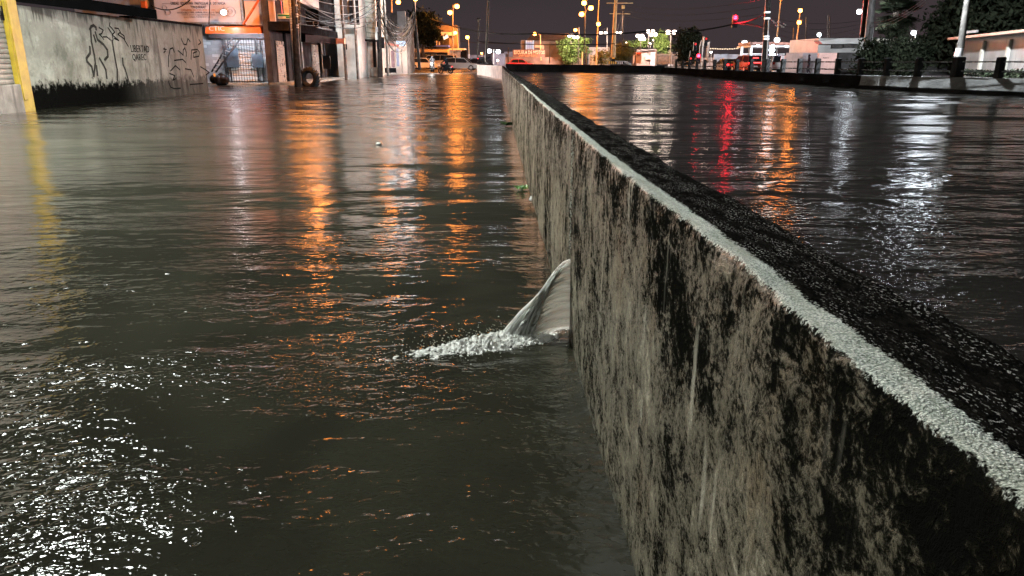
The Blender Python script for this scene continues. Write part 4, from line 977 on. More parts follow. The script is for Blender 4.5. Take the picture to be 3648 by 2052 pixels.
BODY_E = [('pelvis','chest'),('chest','neck'),('neck','jaw'),('jaw','brow'),('brow','crown'),('chest','shL'),('shL','elL'),('elL','haL'),('chest','shR'),('shR','elR'),('elR','haR'),('pelvis','hipL'),('hipL','knL'),('knL','anL'),('anL','toL'),('pelvis','hipR'),('hipR','knR'),('knR','anR'),('anR','toR')]
def fingers(o, hand, fwd, m_):
    mb = MB(); h = Vector(hand); f = Vector(fwd).normalized(); s = f.cross(Vector((0,0,1))).normalized() if abs(f.z) < .9 else Vector((1,0,0))
    for i, (k, L) in enumerate(((-.03,.065),(-.01,.078),(.01,.074),(.03,.058))):
        a = h + s*k; mb.tube([a, a + f*L*.5, a + f*L*.8 - Vector((0,.0,.025))], [.010, .009, .007], 5)
    mb.tube([h - s*.035 - f*.03, h - s*.06 + f*.01, h - s*.055 + f*.04], [.012, .010, .008], 5)
    return mb.build('hands', m_, o, True, True)
M_DCLOTH = mat('dark_wet_clothes', (.014, .014, .016), .5, .3, 8); M_SKIN = mat('skin', (.22, .12, .08), .45, .15, 9)
def hair(o, c, m_=None):
    mb = MB(); mb.sphere(c, (.105, .105, .10), 12, 8); return mb.build('hair', m_ or M_BLACK, o, True, True)
bike = motorcycle('dark motorcycle carrying the rider through the shallow edge of the flood'); place(bike, 1588, 263, 80, R(150))
seat = {'pelvis': ((-.25,0,.92),.15), 'chest': ((-.10,0,1.30),(.20,.14)), 'neck': ((-.02,0,1.48),.065), 'jaw': ((.02,0,1.56),.085), 'brow': ((.02,0,1.66),.11), 'crown': ((0,0,1.75),.075), 'shL': ((-.05,.20,1.40),.075), 'elL': ((.14,.30,1.18),.052), 'haL': ((.36,.30,1.06),.04),
    'shR': ((-.05,-.20,1.40),.075), 'elR': ((.14,-.30,1.18),.052), 'haR': ((.36,-.30,1.06),.04), 'hipL': ((-.18,.13,.88),.105), 'knL': ((.22,.22,.74),.075), 'anL': ((.02,.24,.32),.05), 'toL': ((.2,.25,.27),.04), 'hipR': ((-.18,-.13,.88),.105), 'knR': ((.22,-.22,.74),.075), 'anR': ((.02,-.24,.32),.05), 'toR': ((.2,-.25,.27),.04)}
rd = person('person', 'motorcycle rider in dark wet clothes crossing the flooded street', seat, BODY_E, M_DCLOTH); rd.location = bike.location; rd.rotation_euler = bike.rotation_euler
hair(rd, (.0, 0, 1.68)); fingers(rd, (.36,.30,1.05), (1,0,-.1), M_SKIN); fingers(rd, (.36,-.30,1.05), (1,0,-.1), M_SKIN)
mc2 = motorcycle('motorcycle with glaring headlight coming towards the camera in front of the white car', True); place(mc2, 1541, 256, 88, R(-93))
r2 = person('person', 'rider of the oncoming motorcycle hidden behind its glaring headlight', seat, BODY_E, M_DCLOTH); r2.location = mc2.location; r2.rotation_euler = mc2.rotation_euler; hair(r2, (0,0,1.68)); fingers(r2, (.36,.30,1.05), (1,0,-.1), M_SKIN); fingers(r2, (.36,-.30,1.05), (1,0,-.1), M_SKIN)
mc3 = motorcycle('dark parked motorcycle in front of the tall thin pole above the lit wall end'); place(mc3, 1727, 232, 90, R(15))
# ------------------------------------------------------------------ BUN restaurant
br = thing('burger_stand', 'low beige food stand with BUN in yellow letters and a blue tarp roof', 'building', (P(1530, 245, 124).x, 124, .1))
m = MB(); panel(m, 1462, 184, 1600, 247, 124, 4); m.build('wall', mat('mural_dark_wall', (.13, .105, .09), .5, .35, .8), br)
m = MB(); panel(m, 1458, 171, 1600, 186, 123.2, 5); m.build('fascia', mat('beige_fascia', (.28, .21, .16), .5, .25, 1), br)
m = MB(); panel(m, 1503, 160.5, 1598, 171, 123.6, 3, .02); m.build('blue_tarp', mat('blue_tarp', (.03, .05, .30), .35, .3, 1.5), br)
m = MB(); panel(m, 1462, 167, 1600, 171, 123.0, 5); m.build('roof_edge', M_DARK, br)
a, b_ = P(1514, 193, 123.8), P(1556, 209, 123.8)
text('painted_letters', 'BUN', b_.x - a.x, a.z - b_.z, mat('yellow_letters', (.62, .36, .04), .5), br, ((a.x+b_.x)/2, 123.98, (a.z+b_.z)/2), ext=.02, bold=.02)
m = MB(); ring(m, P(1506, 201, 123.9), .14, .14, 10); m.build('painted_disc', mat('pinkish_paint', (.42, .28, .24), .5), br)
m = MB(); panel(m, 1556, 190, 1594, 202, 123.9, .3); m.build('serving_hatch', M_BLACK, br)
wb = thing('white_annex', 'small white flat-roofed annex right of the food stand', 'building', (P(1617, 245, 121).x, 121, .1))
m = MB(); panel(m, 1594.5, 174, 1640, 240, 121, 4); m.build('wall', mat('cream_wall', (.58, .45, .36), .5, .2, 1), wb)
m = MB(); panel(m, 1600, 172, 1654, 178, 120, 5.5); panel(m, 1600, 179, 1644, 183, 120.3, 1); m.build('roof_slab', mat('cream_slab', (.6, .48, .40), .5, .2, 1), wb)
m = MB(); panel(m, 1641, 177, 1663, 238, 121.2, 3); m.build('dark_side', M_DARK, wb)
m = MB(); panel(m, 1613, 185, 1629, 190, 120.9, .06); m.build('faded_sign', mat('faded_sign', (.40, .30, .25), .5), wb)
# tower with ladder and flat upper storey behind
tw = thing('upper_house', 'brown two storey house with white balcony behind the food stand', 'building', (P(1585, 160, 132).x, 132, .1))
m = MB(); panel(m, 1548, 90, 1632, 250, 132, 6); m.build('wall', mat('dull_brown_wall', (.055, .044, .042), .55, .3, .8), tw)
m = MB(); panel(m, 1551, 114, 1618, 127, 131, 1.2); m.build('balcony', mat('pale_pink', (.50, .40, .38), .5, .2, 1), tw)
m = MB(); panel(m, 1570, 134, 1600, 160, 131.8, .3); m.build('shadowed_opening', M_DARK, tw)
sl = thing('steel_ladder', 'pale upright ladder frame standing on the blue tarp roof', 'ladder', P(1560, 161, 126))
m = MB(); m.bar(P(1555, 161, 126), P(1555, 121, 126), .1, .1); m.bar(P(1565.5, 161, 126), P(1565.5, 121, 126), .1, .1); m.build('rail', mat('pale_steel', (.55, .46, .40), .4), sl)
for v in (127, 137, 149): m = MB(); m.bar(P(1555, v, 126), P(1565.5, v, 126), .09, .09); m.build('rung', mat('pale_steel', (.55, .46, .40), .4), sl)
m = MB(); m.bar(P(1579, 137, 128), P(1596, 128, 128), .25, .5); solo('tube_light', m, emis('tube_glow', (1, .7, .5), 2.0), 'short slanting lit tube left of the tall lamp post', 'light')
tree('dense_tree', 'big dark rounded tree behind the slim leaning pole', P(1500, 240, 118), [(P(1508, 95, 118), (2.9, 2.2, 2.7)), (P(1528, 120, 117), (1.7, 1.6, 1.6)), (P(1475, 120, 119), (2.0, 1.8, 1.8)), (P(1495, 70, 119), (2.0, 1.6, 1.2))], 5200, .26, M_LDARK, None, .3)
# distant lights between poles and low skyline
lb = thing('low_skyline', 'low dark roofs beyond the tall thin pole', 'building', (P(1740, 240, 180).x, 180, .1))
m = MB(); panel(m, 1660, 196, 1730, 240, 180, 6); panel(m, 1752, 190, 1800, 240, 178, 6); panel(m, 1795, 184, 1830, 240, 185, 5); m.build('wall', mat('dark_violet_wall', (.06, .055, .065), .6, .3, .5), lb)
m = MB(); panel(m, 1679, 207, 1682, 222, 150, .2); panel(m, 1668, 193, 1674, 206, 160, .2)
for x_, k in ((1671, 1), (1681, -1)):
    pass
solo('wing_sign', m, emis('pale_blue_sign', (.6, .7, 1), .55), 'small pale blue lit sign beyond the white annex', 'sign')
# ------------------------------------------------------------------ riding school and buildings in the middle distance
es = thing('riding_school_banner', 'brown banner reading ESCUELA DE MOTOS above the black canal wall', 'banner', P(1884, 215, 138))
a, b_ = P(1827, 177, 138), P(1942, 203, 138)
m = MB(); panel(m, 1827, 177, 1942, 203, 138, .08); m.build('sheet', mat('brown_banner', (.10, .05, .04), .5, .3, 1), es)
aa, bb = P(1831, 180, 138), P(1940, 193, 138); text('lettering', 'ESCUELA DE MOTOS', bb.x - aa.x, aa.z - bb.z, mat('pale_banner_letters', (.62, .45, .36), .5), es, ((aa.x+bb.x)/2, 137.98, (aa.z+bb.z)/2), ext=.02, bold=.02)
aa, bb = P(1848, 195.5, 138), P(1914, 202, 138); text('lettering', '099 037 9292', bb.x - aa.x, aa.z - bb.z, mat('orange_banner_letters', (.6, .22, .10), .5), es, ((aa.x+bb.x)/2, 137.98, (aa.z+bb.z)/2), ext=.02)
rs = thing('riding_school', 'dark hip-roofed house with a bright window behind the brown banner', 'building', P(1930, 225, 146))
m = MB(); panel(m, 1856, 143, 2010, 226, 146, 8); m.build('wall', mat('dull_grey_wall', (.05, .045, .047), .55, .3, .6), rs)
m = MB(); r0, r1, r2_, r3_ = P(1876, 143, 145), P(2040, 146, 145), P(2030, 120, 151), P(1902, 117, 151); b0, b1_ = P(1876, 143, 145) + Vector((0, 12, 0)), P(2040, 146, 145) + Vector((0, 12, 0))
m.add([r0, r1, r2_, r3_, b1_, b0], [(0,1,2,3), (1,4,2), (4,5,3,2), (5,0,3), (0,5,4,1)]); m.build('roof', mat('dark_roof', (.035, .028, .028), .6, .3, 1), rs)
m = MB(); panel(m, 1874, 144, 1902, 176, 145.6, .2); m.build('window_bay', mat('white_bay', (.35, .35, .40), .4), rs)
m = MB()
for u in (1879, 1886.5, 1893.5): panel(m, u, 148, u + 4.6, 174, 145.4, .1)
m.build('lit_panes', emis('cool_window', (.72, .76, 1), .75), rs)
m = MB(); panel(m, 1873, 144, 1876, 176, 145.2, .2); panel(m, 1899, 144, 1902, 178, 145.2, .2); m.build('bay_posts', emis('post_glow_white', (.85, .88, 1), 1.0), rs)  # the two posts are given a glow of their own
m = MB(); panel(m, 1905, 159, 1936, 170, 145.5, .1); panel(m, 1930, 162, 1938, 176, 145.4, .1); m.build('faded_board', mat('faded_pink_board', (.26, .17, .15), .5), rs)
m = MB(); panel(m, 1800, 203, 2075, 232, 142, .3); solo('mural_wall', m, mat('graffiti_mural', (.09, .055, .046), .55, .5, .5), 'long low brown painted wall under the riding school banner', 'wall')
tree('lit_tree', 'bushy tree lit bright green from above by white lamps', P(2040, 238, 140), [(P(2045, 148, 140), (2.9, 1.6, .9)), (P(2020, 175, 140), (1.9, 1.5, 1.6)), (P(2055, 180, 141), (2.2, 1.6, 1.7)), (P(2035, 205, 140), (2.0, 1.5, 1.3)), (P(2075, 152, 140), (1.6, 1.3, .6))], 4200, .20, M_LGREEN, None, .22)
tree('olive_bush', 'loose olive bush lit amber left of the orange mast', P(2150, 238, 128), [(P(2150, 206, 128), (1.6, 1.3, 1.2)), (P(2135, 212, 128), (1.0, 1, .9))], 1500, .15, M_LOLIVE, None, .10, 'bush')
tree('round_tree', 'round clipped dark olive tree right of the orange mast', P(2216, 238, 120), [(P(2216, 188, 120), (1.95, 1.6, 1.65)), (P(2200, 198, 120), (1.2, 1.2, 1.2))], 4200, .13, M_LOLIVE, None, .16)
tree('flat_tree', 'low flat tree lit yellow green under the cluster of white lamps', P(2277, 200, 140), [(P(2277, 156, 140), (2.1, 1.4, .75)), (P(2296, 150, 140), (1.2, 1, .6)), (P(2250, 158, 140), (1.2, 1, .5))], 1600, .17, M_LGREEN, None, .14)
tree('lit_tree', 'upright pale green tree lit from above beside the bright double lamp', P(2355, 225, 138), [(P(2357, 142, 138), (1.4, 1.2, 1.7)), (P(2350, 160, 138), (1.2, 1.0, 1.2)), (P(2370, 172, 138), (1.6, 1.2, 1.0))], 2600, .18, M_LGREEN, None, .16)
tree('dense_tree', 'tall near-black tree left of the traffic signal mast', P(2450, 240, 115), [(P(2443, 150, 115), (2.1, 1.8, 1.9)), (P(2458, 140, 115), (1.7, 1.5, 1.6)), (P(2450, 180, 115), (1.9, 1.6, 1.7)), (P(2448, 205, 115), (1.4, 1.3, 1.0)), (P(2465, 128, 115), (1.0, 1.0, .8))], 5200, .20, M_LDARK, None, .22)
hs = thing('small_house', 'low brown house with a small lit sign board right of the round tree', 'building', P(2300, 230, 133))
m = MB(); panel(m, 2270, 176, 2336, 234, 133, 5); m.build('wall', mat('rose_brown_wall', (.05, .035, .032), .55, .3, .7), hs)
m = MB(); m.prism([P(2268, 180, 132.6), P(2336, 172, 132.6), P(2336, 177, 132.6), P(2268, 185, 132.6)], (0, 6, 0)); m.build('roof', M_DARK, hs)
m = MB(); panel(m, 2301, 199, 2319, 212, 132.7, .1); m.build('notice_boards', mat('pale_boards', (.45, .40, .36), .5, .4, 4), hs)
m = MB(); panel(m, 2319, 186, 2334, 234, 132.6, .3); m.build('dark_gate', mat('slate_blue_gate', (.09, .09, .11), .5), hs)
ks = thing('kiosk_booth', 'small booth with a rounded red and white sign left of the brown house', 'booth', P(2272, 230, 126))
m = MB(); panel(m, 2262, 195, 2284, 226, 126, 1.5); m.build('wall', mat('booth_wall', (.20, .14, .12), .5, .3, 2), ks)
m = MB(); panel(m, 2266, 186, 2284, 197, 125.8, .2, .04); m.build('sign', mat('booth_sign', (.35, .20, .18), .4), ks)
m = MB(); panel(m, 2269, 189, 2281, 193, 125.7, .1); m.build('red_band', mat('booth_red', (.5, .06, .05), .4), ks)
fn = thing('mesh_fence', 'grey slatted fence panels in front of the pale green tree', 'fence', P(2374, 230, 128))
m = MB(); panel(m, 2337, 192, 2416, 229, 128, .15); m.build('panel', mat('grey_fence', (.15, .14, .14), .5, .4, 3, streak=.8), fn)
for u in (2337, 2391, 2414): m = MB(); panel(m, u - 1.5, 186, u + 1.5, 232, 127.8, .15); m.build('post', M_STEEL, fn)
m = MB(); panel(m, 2338, 193, 2415, 197, 127.85, .1); m.build('rail', M_STEEL, fn)
bz = thing('bollard_sign', 'black post with a self-glowing amber reflector plate at the foot of the orange mast', 'post', P(2185, 228, 112))
m = MB(); panel(m, 2179, 194, 2191, 222, 112, .3); m.build('post', M_BLACK, bz)
m = MB(); panel(m, 2181, 197, 2189.5, 209, 111.9, .06); m.build('plate', emis('amber_plate_glow', (1, .42, .04), .75), bz)  # reflected shine imitated by the plate's own glow
kr = thing('striped_kerb', 'yellow and black striped kerb block below the amber plate', 'kerb', P(2185, 228, 111))
m = MB(); panel(m, 2165, 219, 2224, 228, 111, .5); m.build('block', M_BLACK, kr)
m = MB()
for i in range(4): panel(m, 2169 + i*7.6, 219.5, 2173 + i*7.6, 228, 110.9, .1)
m.build('yellow_stripes', mat('kerb_yellow', (.75, .45, .10), .4), kr)
m = MB()
for i in range(3): panel(m, 2201 + i*7, 220, 2204.5 + i*7, 228, 110.9, .1)
m.build('white_stripes', mat('kerb_white', (.6, .5, .5), .4), kr)
m = MB(); a_, b2_ = P(2224, 220, 113), P(2248, 230, 113); m.bar(a_, b2_, .25, .25); m.bar(P(2180, 219, 113.2), a_, .2, .2); solo('guard_rail', m, M_STEEL, 'pale guard rail sloping down right of the striped kerb', 'guard rail')
# back row of dim city blocks closing the view
for i, (u0, v0, u1, Y, c_, lab) in enumerate(((2098, 168, 2170, 170, (.10,.085,.08), 'low dim building far behind the olive bush'), (2100, 196, 2135, 150, (.20,.17,.12), 'pale drum-shaped tank behind the lamp poles'), (2400, 206, 2560, 150, (.14,.13,.14), 'long dim wall behind the traffic signal mast'))):
    m = MB(); 
    if i == 1:
        a_, b2_ = P(u0, v0, Y), P(u1, v0, Y); m.cyl(((a_.x+b2_.x)/2, Y, 0), ((a_.x+b2_.x)/2, Y, a_.z), abs(b2_.x-a_.x)/2, None, 16); solo('water_tank', m, mat('tank_paint', c_, .5), lab, 'tank')
    else: panel(m, u0, v0, u1, 236, Y, 5); solo('distant_building', m, mat('distant_%d' % i, c_, .6, .4, .4, streak=.5), lab, 'building')
# ================================================================== canal end wall and right bank
M_BANK = mat('shaded_black_concrete', (.007, .007, .007), .6, .5, .8, streak=.4)  # near black: shade of the unlit bank put into the concrete colour
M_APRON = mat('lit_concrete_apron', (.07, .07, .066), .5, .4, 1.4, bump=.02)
ew = MB(); e0, e1 = Vector((-.55, 68.5, 0)), Vector((11.2, 57.6, 0)); d = (e1-e0).normalized(); n = Vector((-d.y, d.x, 0))
ew.prism([e0 + Vector((0,0,-.2)), e1 + Vector((0,0,-.2)), e1 + Vector((0,0,1.02)), e0 + Vector((0,0,1.14))], n*.35)
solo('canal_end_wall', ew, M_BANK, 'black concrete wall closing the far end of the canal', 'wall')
B = [(16.5, 6.5), (13.6, 12.5), (12.2, 18.3), (10.75, 23.7), (10.45, 36.6), (11.15, 57.9)]     # water line of the right bank
def bank_at(Y):
    ys_ = [b[1] for b in B]; return float(np.interp(Y, ys_, [b[0] for b in B]))
bk = thing('right_bank', 'concrete canal bank under the railing on the right', 'bank', (11, 30, .3))
Ys = np.concatenate([np.linspace(6.5, 22, 32), np.linspace(22.5, 57.7, 50)])
def bank_strip(prof, Ys=Ys):
    V = []
    for Y in Ys:
        x = bank_at(Y); k = np.clip((23.5 - Y)/3.5, 0, 1)
        for dx0, dx1, z in prof: V.append((x + dx0*(1-k) + dx1*k, Y, z + .006*math.sin(Y*3.1)))
    return np.array(V), grid_faces(len(V)//len(prof), len(prof))
BP = [(0, 0, .2), (0, 0, .60), (.10, .05, .62), (.13, .62, .885), (.16, .66, .90), (.5, .95, .90), (.52, .97, .0)]
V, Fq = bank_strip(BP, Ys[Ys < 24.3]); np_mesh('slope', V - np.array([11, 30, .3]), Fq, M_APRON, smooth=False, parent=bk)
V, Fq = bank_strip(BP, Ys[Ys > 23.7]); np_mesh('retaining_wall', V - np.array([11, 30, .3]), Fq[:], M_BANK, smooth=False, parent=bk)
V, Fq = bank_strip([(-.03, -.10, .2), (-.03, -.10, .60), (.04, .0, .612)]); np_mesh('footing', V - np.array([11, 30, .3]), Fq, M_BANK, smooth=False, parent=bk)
# ------------------------------------------------------------------ railing: posts and two pipes
PY = []
def post_Y(u):
    lo, hi = 10, 58
    for _ in range(40):
        m_ = (lo+hi)/2; X = bank_at(m_) + .3 + .5*max(0, min(1, (23.5-m_)/3.5)); uu = CX + F*X/(m_)*1.0432
        if uu > u: lo = m_
        else: hi = m_
    return m_
M_POST = mat('dark_concrete_post', (.014, .014, .014), .5, .4, 3)
GP = 'concrete posts of the canal railing'
us = [2408, 2431, 2456, 2482, 2510, 2545, 2582, 2625, 2676, 2734, 2789, 2848, 2912, 2984, 3066, 3160, 3272, 3412, 3562]
names = {3562: 'squat concrete railing post farthest right casting a shadow on the lit slope', 3412: 'wide double railing post below the leaning wooden pole', 3272: 'railing post next left of the wide double post', 3160: 'railing post in front of the dark round bush', 3066: 'railing post at the left end of the dark bush',
         2984: 'railing post between the pink wall and the dark wall', 2912: 'railing post right of the walking person', 2848: 'railing post left of the walking person', 2789: 'railing post under the one-way sign', 2734: 'railing post just right of the tall dark cable pole'}
pts = []
m = MB(); m.box((0,0,.24), (.15, .17, .56), 0, .02)
proto = m.build('railing_post', M_POST)
for i, u in enumerate(us[::-1]):
    Y = post_Y(u); x = bank_at(Y) + .30 + .5*max(0, min(1, (23.5-Y)/3.5)); loc = (x, Y, .90); pts.append(Vector(loc))
    o = proto if i == 0 else proto.copy()
    if i: COL.objects.link(o)
    o.location = loc; o.rotation_euler = (0, 0, R(random.uniform(-4, 4)))
    if u == 3412: o.scale = (1.5, 1.5, 1.02)
    tag(o, names.get(u, 'small far railing post in the row near the traffic signal'), 'post', GP)
for z, lab in ((.40, 'upper pipe of the canal railing'), (.16, 'lower pipe of the canal railing')):
    m = MB(); m.tube([Vector((22, 2, .9+z))] + [Vector((pts[0].x + 1.6, pts[0].y - 5, .90 + z))] + [p + Vector((0,0,z)) for p in pts], .021, 6); solo('rail_pipe', m, mat('wet_steel_pipe', (.10, .10, .10), .25, .3, 5, metal=.4), lab, 'railing', 'pipes of the canal railing', True)
# ------------------------------------------------------------------ right side buildings, near to far
pw = thing('panel_wall', 'pale grey concrete panel wall at the far right behind the railing', 'wall', (20, 31, .3))
M_PANEL = mat('grey_concrete_panel', (.08, .077, .073), .55, .35, 1.2, streak=.5)
a, b_ = P(3400, 262, 35), P(3720, 270, 27); top0, top1 = P(3400, 142, 35), P(3720, 108, 27)
m = MB(); m.prism([(a.x, a.y, .2), (b_.x, b_.y, .2), (b_.x, b_.y, top1.z), (a.x, a.y, top0.z)], (.25, .25, 0)); m.build('panels', M_PANEL, pw)
for f in (.0, .33, .62, .98):
    p0 = Vector((a.x, a.y, .2)).lerp(Vector((b_.x, b_.y, .2)), f); m = MB(); m.box((p0.x - .05, p0.y - .05, 1.15), (.14, .14, 1.95)); m.build('pillar', M_CONC, pw)
m = MB(); m.bar(Vector(top0) + Vector((-.1, -.1, .04)), Vector(top1) + Vector((0, -.1, .04)), .5, .10); m.build('coping', mat('brown_coping', (.12, .09, .07), .5), pw)
dw = MB(); panel(dw, 2990, 187, 3420, 268, 47, .3); solo('dark_wall', dw, mat('dark_lot_wall', (.05, .047, .047), .6, .5, .7, streak=.4), 'long dark boundary wall behind the round bush', 'wall')
for i, (u0, v0, u1, v1, Y, c_, lab) in enumerate(((2798, 188, 2852, 266, 72, (.34, .215, .18), 'pink-brown wall right of the one-way sign'), (2853, 188, 2918, 266, 74, (.24, .205, .21), 'grey-mauve wall with a doorway behind the walking person'), (2918, 188, 2990, 266, 70, (.36, .21, .18), 'pink-brown wall with painted letters right of the walking person'))):
    w = thing('boundary_wall', lab, 'wall', P((u0+u1)/2, v1, Y), 'boundary walls of the lot'); m = MB(); panel(m, u0, v0, u1, v1, Y, .3); m.build('wall', mat('lotwall_%d' % i, c_, .55, .25, .9, streak=.35), w)
    if i == 1:
        m = MB(); panel(m, 2829+1, 198, 2866, 262, Y - .5, .1); m.build('door', mat('mauve_door', (.17, .13, .13), .5), w)
    if i == 2:
        aa, bb = P(2933, 203, Y - .05), P(2952, 210, Y - .05); text('painted_letters', 'NO', bb.x-aa.x, aa.z-bb.z, M_TAGG, w, ((aa.x+bb.x)/2, Y - .02, (aa.z+bb.z)/2), ext=.012)
wh = thing('white_building', 'white flat-roofed building with dark windows above the boundary wall', 'building', P(3010, 190, 78))
m = MB(); panel(m, 2918, 136, 3270, 192, 78, 8); m.build('wall', mat('white_wall', (.36, .355, .34), .5, .15, .8), wh)
m = MB(); a_, b2_ = P(2914, 148, 76.4), P(3085, 134, 76.4); m.prism([P(2916, 143, 76.5), P(3086, 134, 76.5), P(3086, 155, 76.5), P(2930, 157, 76.5)], (0, 1.4, 0)); m.build('parapet', mat('white_parapet', (.45, .44, .42), .5, .12, 1), wh)
m = MB(); panel(m, 2965, 158, 3001, 173, 77.7, .4); panel(m, 3007, 153, 3062, 171, 77.7, .4); m.build('window', mat('dark_louvre', (.07, .065, .06), .4), wh)
m = MB(); panel(m, 3095, 139, 3180, 152, 77.6, .3); panel(m, 3190, 139, 3228, 154, 77.6, .3); panel(m, 3232, 139, 3266, 154, 77.6, .3); m.build('parapet_panel', mat('cream_parapet', (.62, .58, .50), .5), wh)
# filling station canopy with bright lights
gc = thing('station_canopy', 'long white lit filling station canopy on thin columns', 'canopy', P(2780, 215, 95))
m = MB(); panel(m, 2676, 162, 2962, 168, 95, 6); m.build('deck', mat('white_deck', (.7, .7, .72), .4, .1, 1), gc)
m = MB(); m.prism([P(2672, 150, 96), P(2760, 149, 96), P(2850, 154, 96), P(2950, 150, 96), P(2950, 160, 96), P(2672, 161, 96)], (0, 5, 0)); m.build('fascia', mat('canopy_brown', (.20, .09, .07), .5, .3, .6), gc)
m = MB()
for u in (2640, 2674): panel(m, u, 166, u + 3.4, 224, 95.5, .15)
for u in (2829, 2836): panel(m, u, 152, u + 2, 190, 94, .1)
m.build('column', mat('white_column', (.6, .6, .62), .4), gc)
m = MB()
for u, v in ((2700, 163), (2753, 163), (2802, 165), (2862, 166), (2915, 167), (2868, 155)): m.sphere(P(u, v, 94.4), (.22, .2, .12), 8, 6)
m.build('downlights', emis('station_light', (.86, .90, 1), 9), gc)
m = MB(); panel(m, 2545, 193, 2658, 228, 97, .25); panel(m, 2658, 195, 2716, 226, 96, .2)
sw = solo('pale_hoarding', m, mat('pale_lilac_wall', (.42, .41, .46), .5, .25, .5), 'long pale hoarding behind the red-lit cars', 'wall')
m = MB(); panel(m, 2640, 190.5, 2716, 193.5, 95.8, .2); solo('white_beam', m, mat('white_deck', (.7,.7,.72), .4), 'thin white beam above the pale hoarding', 'beam')
lights = thing('string_lights', 'string of small warm party lights left of the station canopy', 'string lights', P(2580, 172, 100))
m = MB(); m.tube([P(2522 + i*5.6, 171 + 2.5*math.sin(math.pi*i/20), 100) for i in range(21)], .015, 4); m.build('wire', M_CABLE, lights)
m = MB()
for i in range(18): m.sphere(P(2525 + i*6.1, 172.5 + 2.2*math.sin(math.pi*i/18) + random.uniform(-.6, .6), 99.9), .07, 6, 4)
m.build('bulbs', emis('warm_bulb', (1, .72, .5), 2.2), lights)
# cars behind the posts
c = car('dark_car', 'black saloon seen from behind with one red light and a bright plate', 4.3, 1.75, 1.45, paint('black_paint', (.012, .012, .014)), 'sedan'); place(c, 2586, 257, 88, R(96))
c = car('suv', 'dark red-brown car braking with glowing red bar lights beside the black saloon', 4.4, 1.8, 1.75, paint('maroon_paint', (.10, .025, .02)), 'suv'); place(c, 2655, 258, 84, R(100))
m = MB(); m.box((0,0,0), (.05, .95, .10)); q = m.build('brake_bar', emis('brake_bar_red', (1, .04, .04), 9), None); q.parent = c; q.location = (-2.22, 0, 1.02)
m = MB(); m.box((0,0,0), (.05, .60, .08)); q = m.build('high_brake_light', emis('brake_bar_red', (1, .04, .04), 9), None); q.parent = c; q.location = (-2.1, 0, 1.5)
c = car('white_van', 'white vehicle with bright blue-white roof lights behind the railing', 4.6, 1.8, 1.9, paint('white_paint', (.62, .63, .66)), 'van', False); place(c, 2757, 262, 84, R(85))
m = MB(); m.box((-.3, -.45, 0), (.2, .6, .14)); m.box((-.3, .45, 0), (.2, .6, .14)); q = m.build('roof_lights', emis('blue_white_beacon', (.65, .75, 1), 12), None); q.parent = c; q.location = (0, 0, 1.98)
# pedestrian
st = {'pelvis': ((0,0,.95),(.15,.12)), 'chest': ((0,.02,1.30),(.17,.12)), 'neck': ((0,.03,1.49),.06), 'jaw': ((0,.05,1.56),.08), 'brow': ((0,.05,1.65),.10), 'crown': ((0,.03,1.73),.07), 'shL': ((.19,.0,1.42),.065), 'elL': ((.25,-.05,1.12),.048), 'haL': ((.24,.06,.88),.04), 'shR': ((-.19,0,1.42),.065), 'elR': ((-.25,.02,1.12),.048), 'haR': ((-.24,.12,.90),.04),
      'hipL': ((.09,0,.9),.10), 'knL': ((.10,.10,.50),.07), 'anL': ((.10,-.02,.09),.05), 'toL': ((.10,.14,.05),.04), 'hipR': ((-.09,0,.9),.10), 'knR': ((-.10,.0,.49),.07), 'anR': ((-.10,-.22,.10),.05), 'toR': ((-.10,-.08,.05),.04)}
pe = person('person', 'person in dark clothes walking behind the railing by the mauve wall', st, BODY_E, M_DCLOTH); pe.location = P(2878, 263, 68) - Vector((0,0,.12)); pe.rotation_euler = (0,0,R(75)); hair(pe, (0,.03,1.67)); fingers(pe, (.24,.06,.86), (0,.1,-1), M_SKIN); fingers(pe, (-.24,.12,.88), (0,.1,-1), M_SKIN)
# one way sign
ow = thing('one_way_sign', 'black one-way arrow sign on a white post behind the railing', 'sign', P(2789, 215, 66))
m = MB(); panel(m, 2772, 188, 2800, 197.5, 66, .04); m.build('plate', M_BLACK, ow)
m = MB(); z = P(2786, 192.6, 65.9); L_ = .22; m.add([z + Vector((-.27, 0, -.03)), z + Vector((.12, 0, -.03)), z + Vector((.12, 0, -.075)), z + Vector((.29, 0, 0)), z + Vector((.12, 0, .075)), z + Vector((.12, 0, .03)), z + Vector((-.27, 0, .03))], [tuple(range(7))]); m.build('arrow', mat('arrow_white', (.7, .7, .7), .4), ow)
m = MB(); panel(m, 2783.5, 197, 2793, 216, 66.05, .06); m.build('post_plate', mat('white_column', (.6,.6,.62), .4), ow)
# traffic signals
def signal(label, u, v, Y, lit, group='traffic signals'):
    o = thing('traffic_signal', label, 'traffic light', P(u, v, Y), group); c0 = P(u, v, Y)
    m = MB(); m.box(c0 + Vector((0, .10, -.32)), (.46, .24, 1.08), 0, .03); m.build('housing', M_BLACK, o)
    for k in range(3):
        m = MB(); m.sphere(c0 + Vector((0, -.0, -.32*k)), (.19 if lit > 50 and k == 0 else .14, .08, .19 if lit > 50 and k == 0 else .14), 12, 8); m.build('lens', (emis('red_signal', (1, .012, .03), lit) if lit > 50 else emis('dim_red_signal', (1, .05, .05), 1.0)) if (k == 0 and lit) else M_GLASS, o, True)
        m = MB(); m.tube([c0 + Vector((math.cos(a)*.15, -.10, -.32*k + math.sin(a)*.15)) for a in np.linspace(-.2, math.pi + .2, 9)], .02, 4); m.build('visor', M_BLACK, o)
    return o
sg = signal('hanging traffic signal glowing red on the overhead cable', 2620, 62, 70, 14000)
signal('traffic signal glowing red low on the mast left of the black saloon', 2489, 198, 84, 7000)
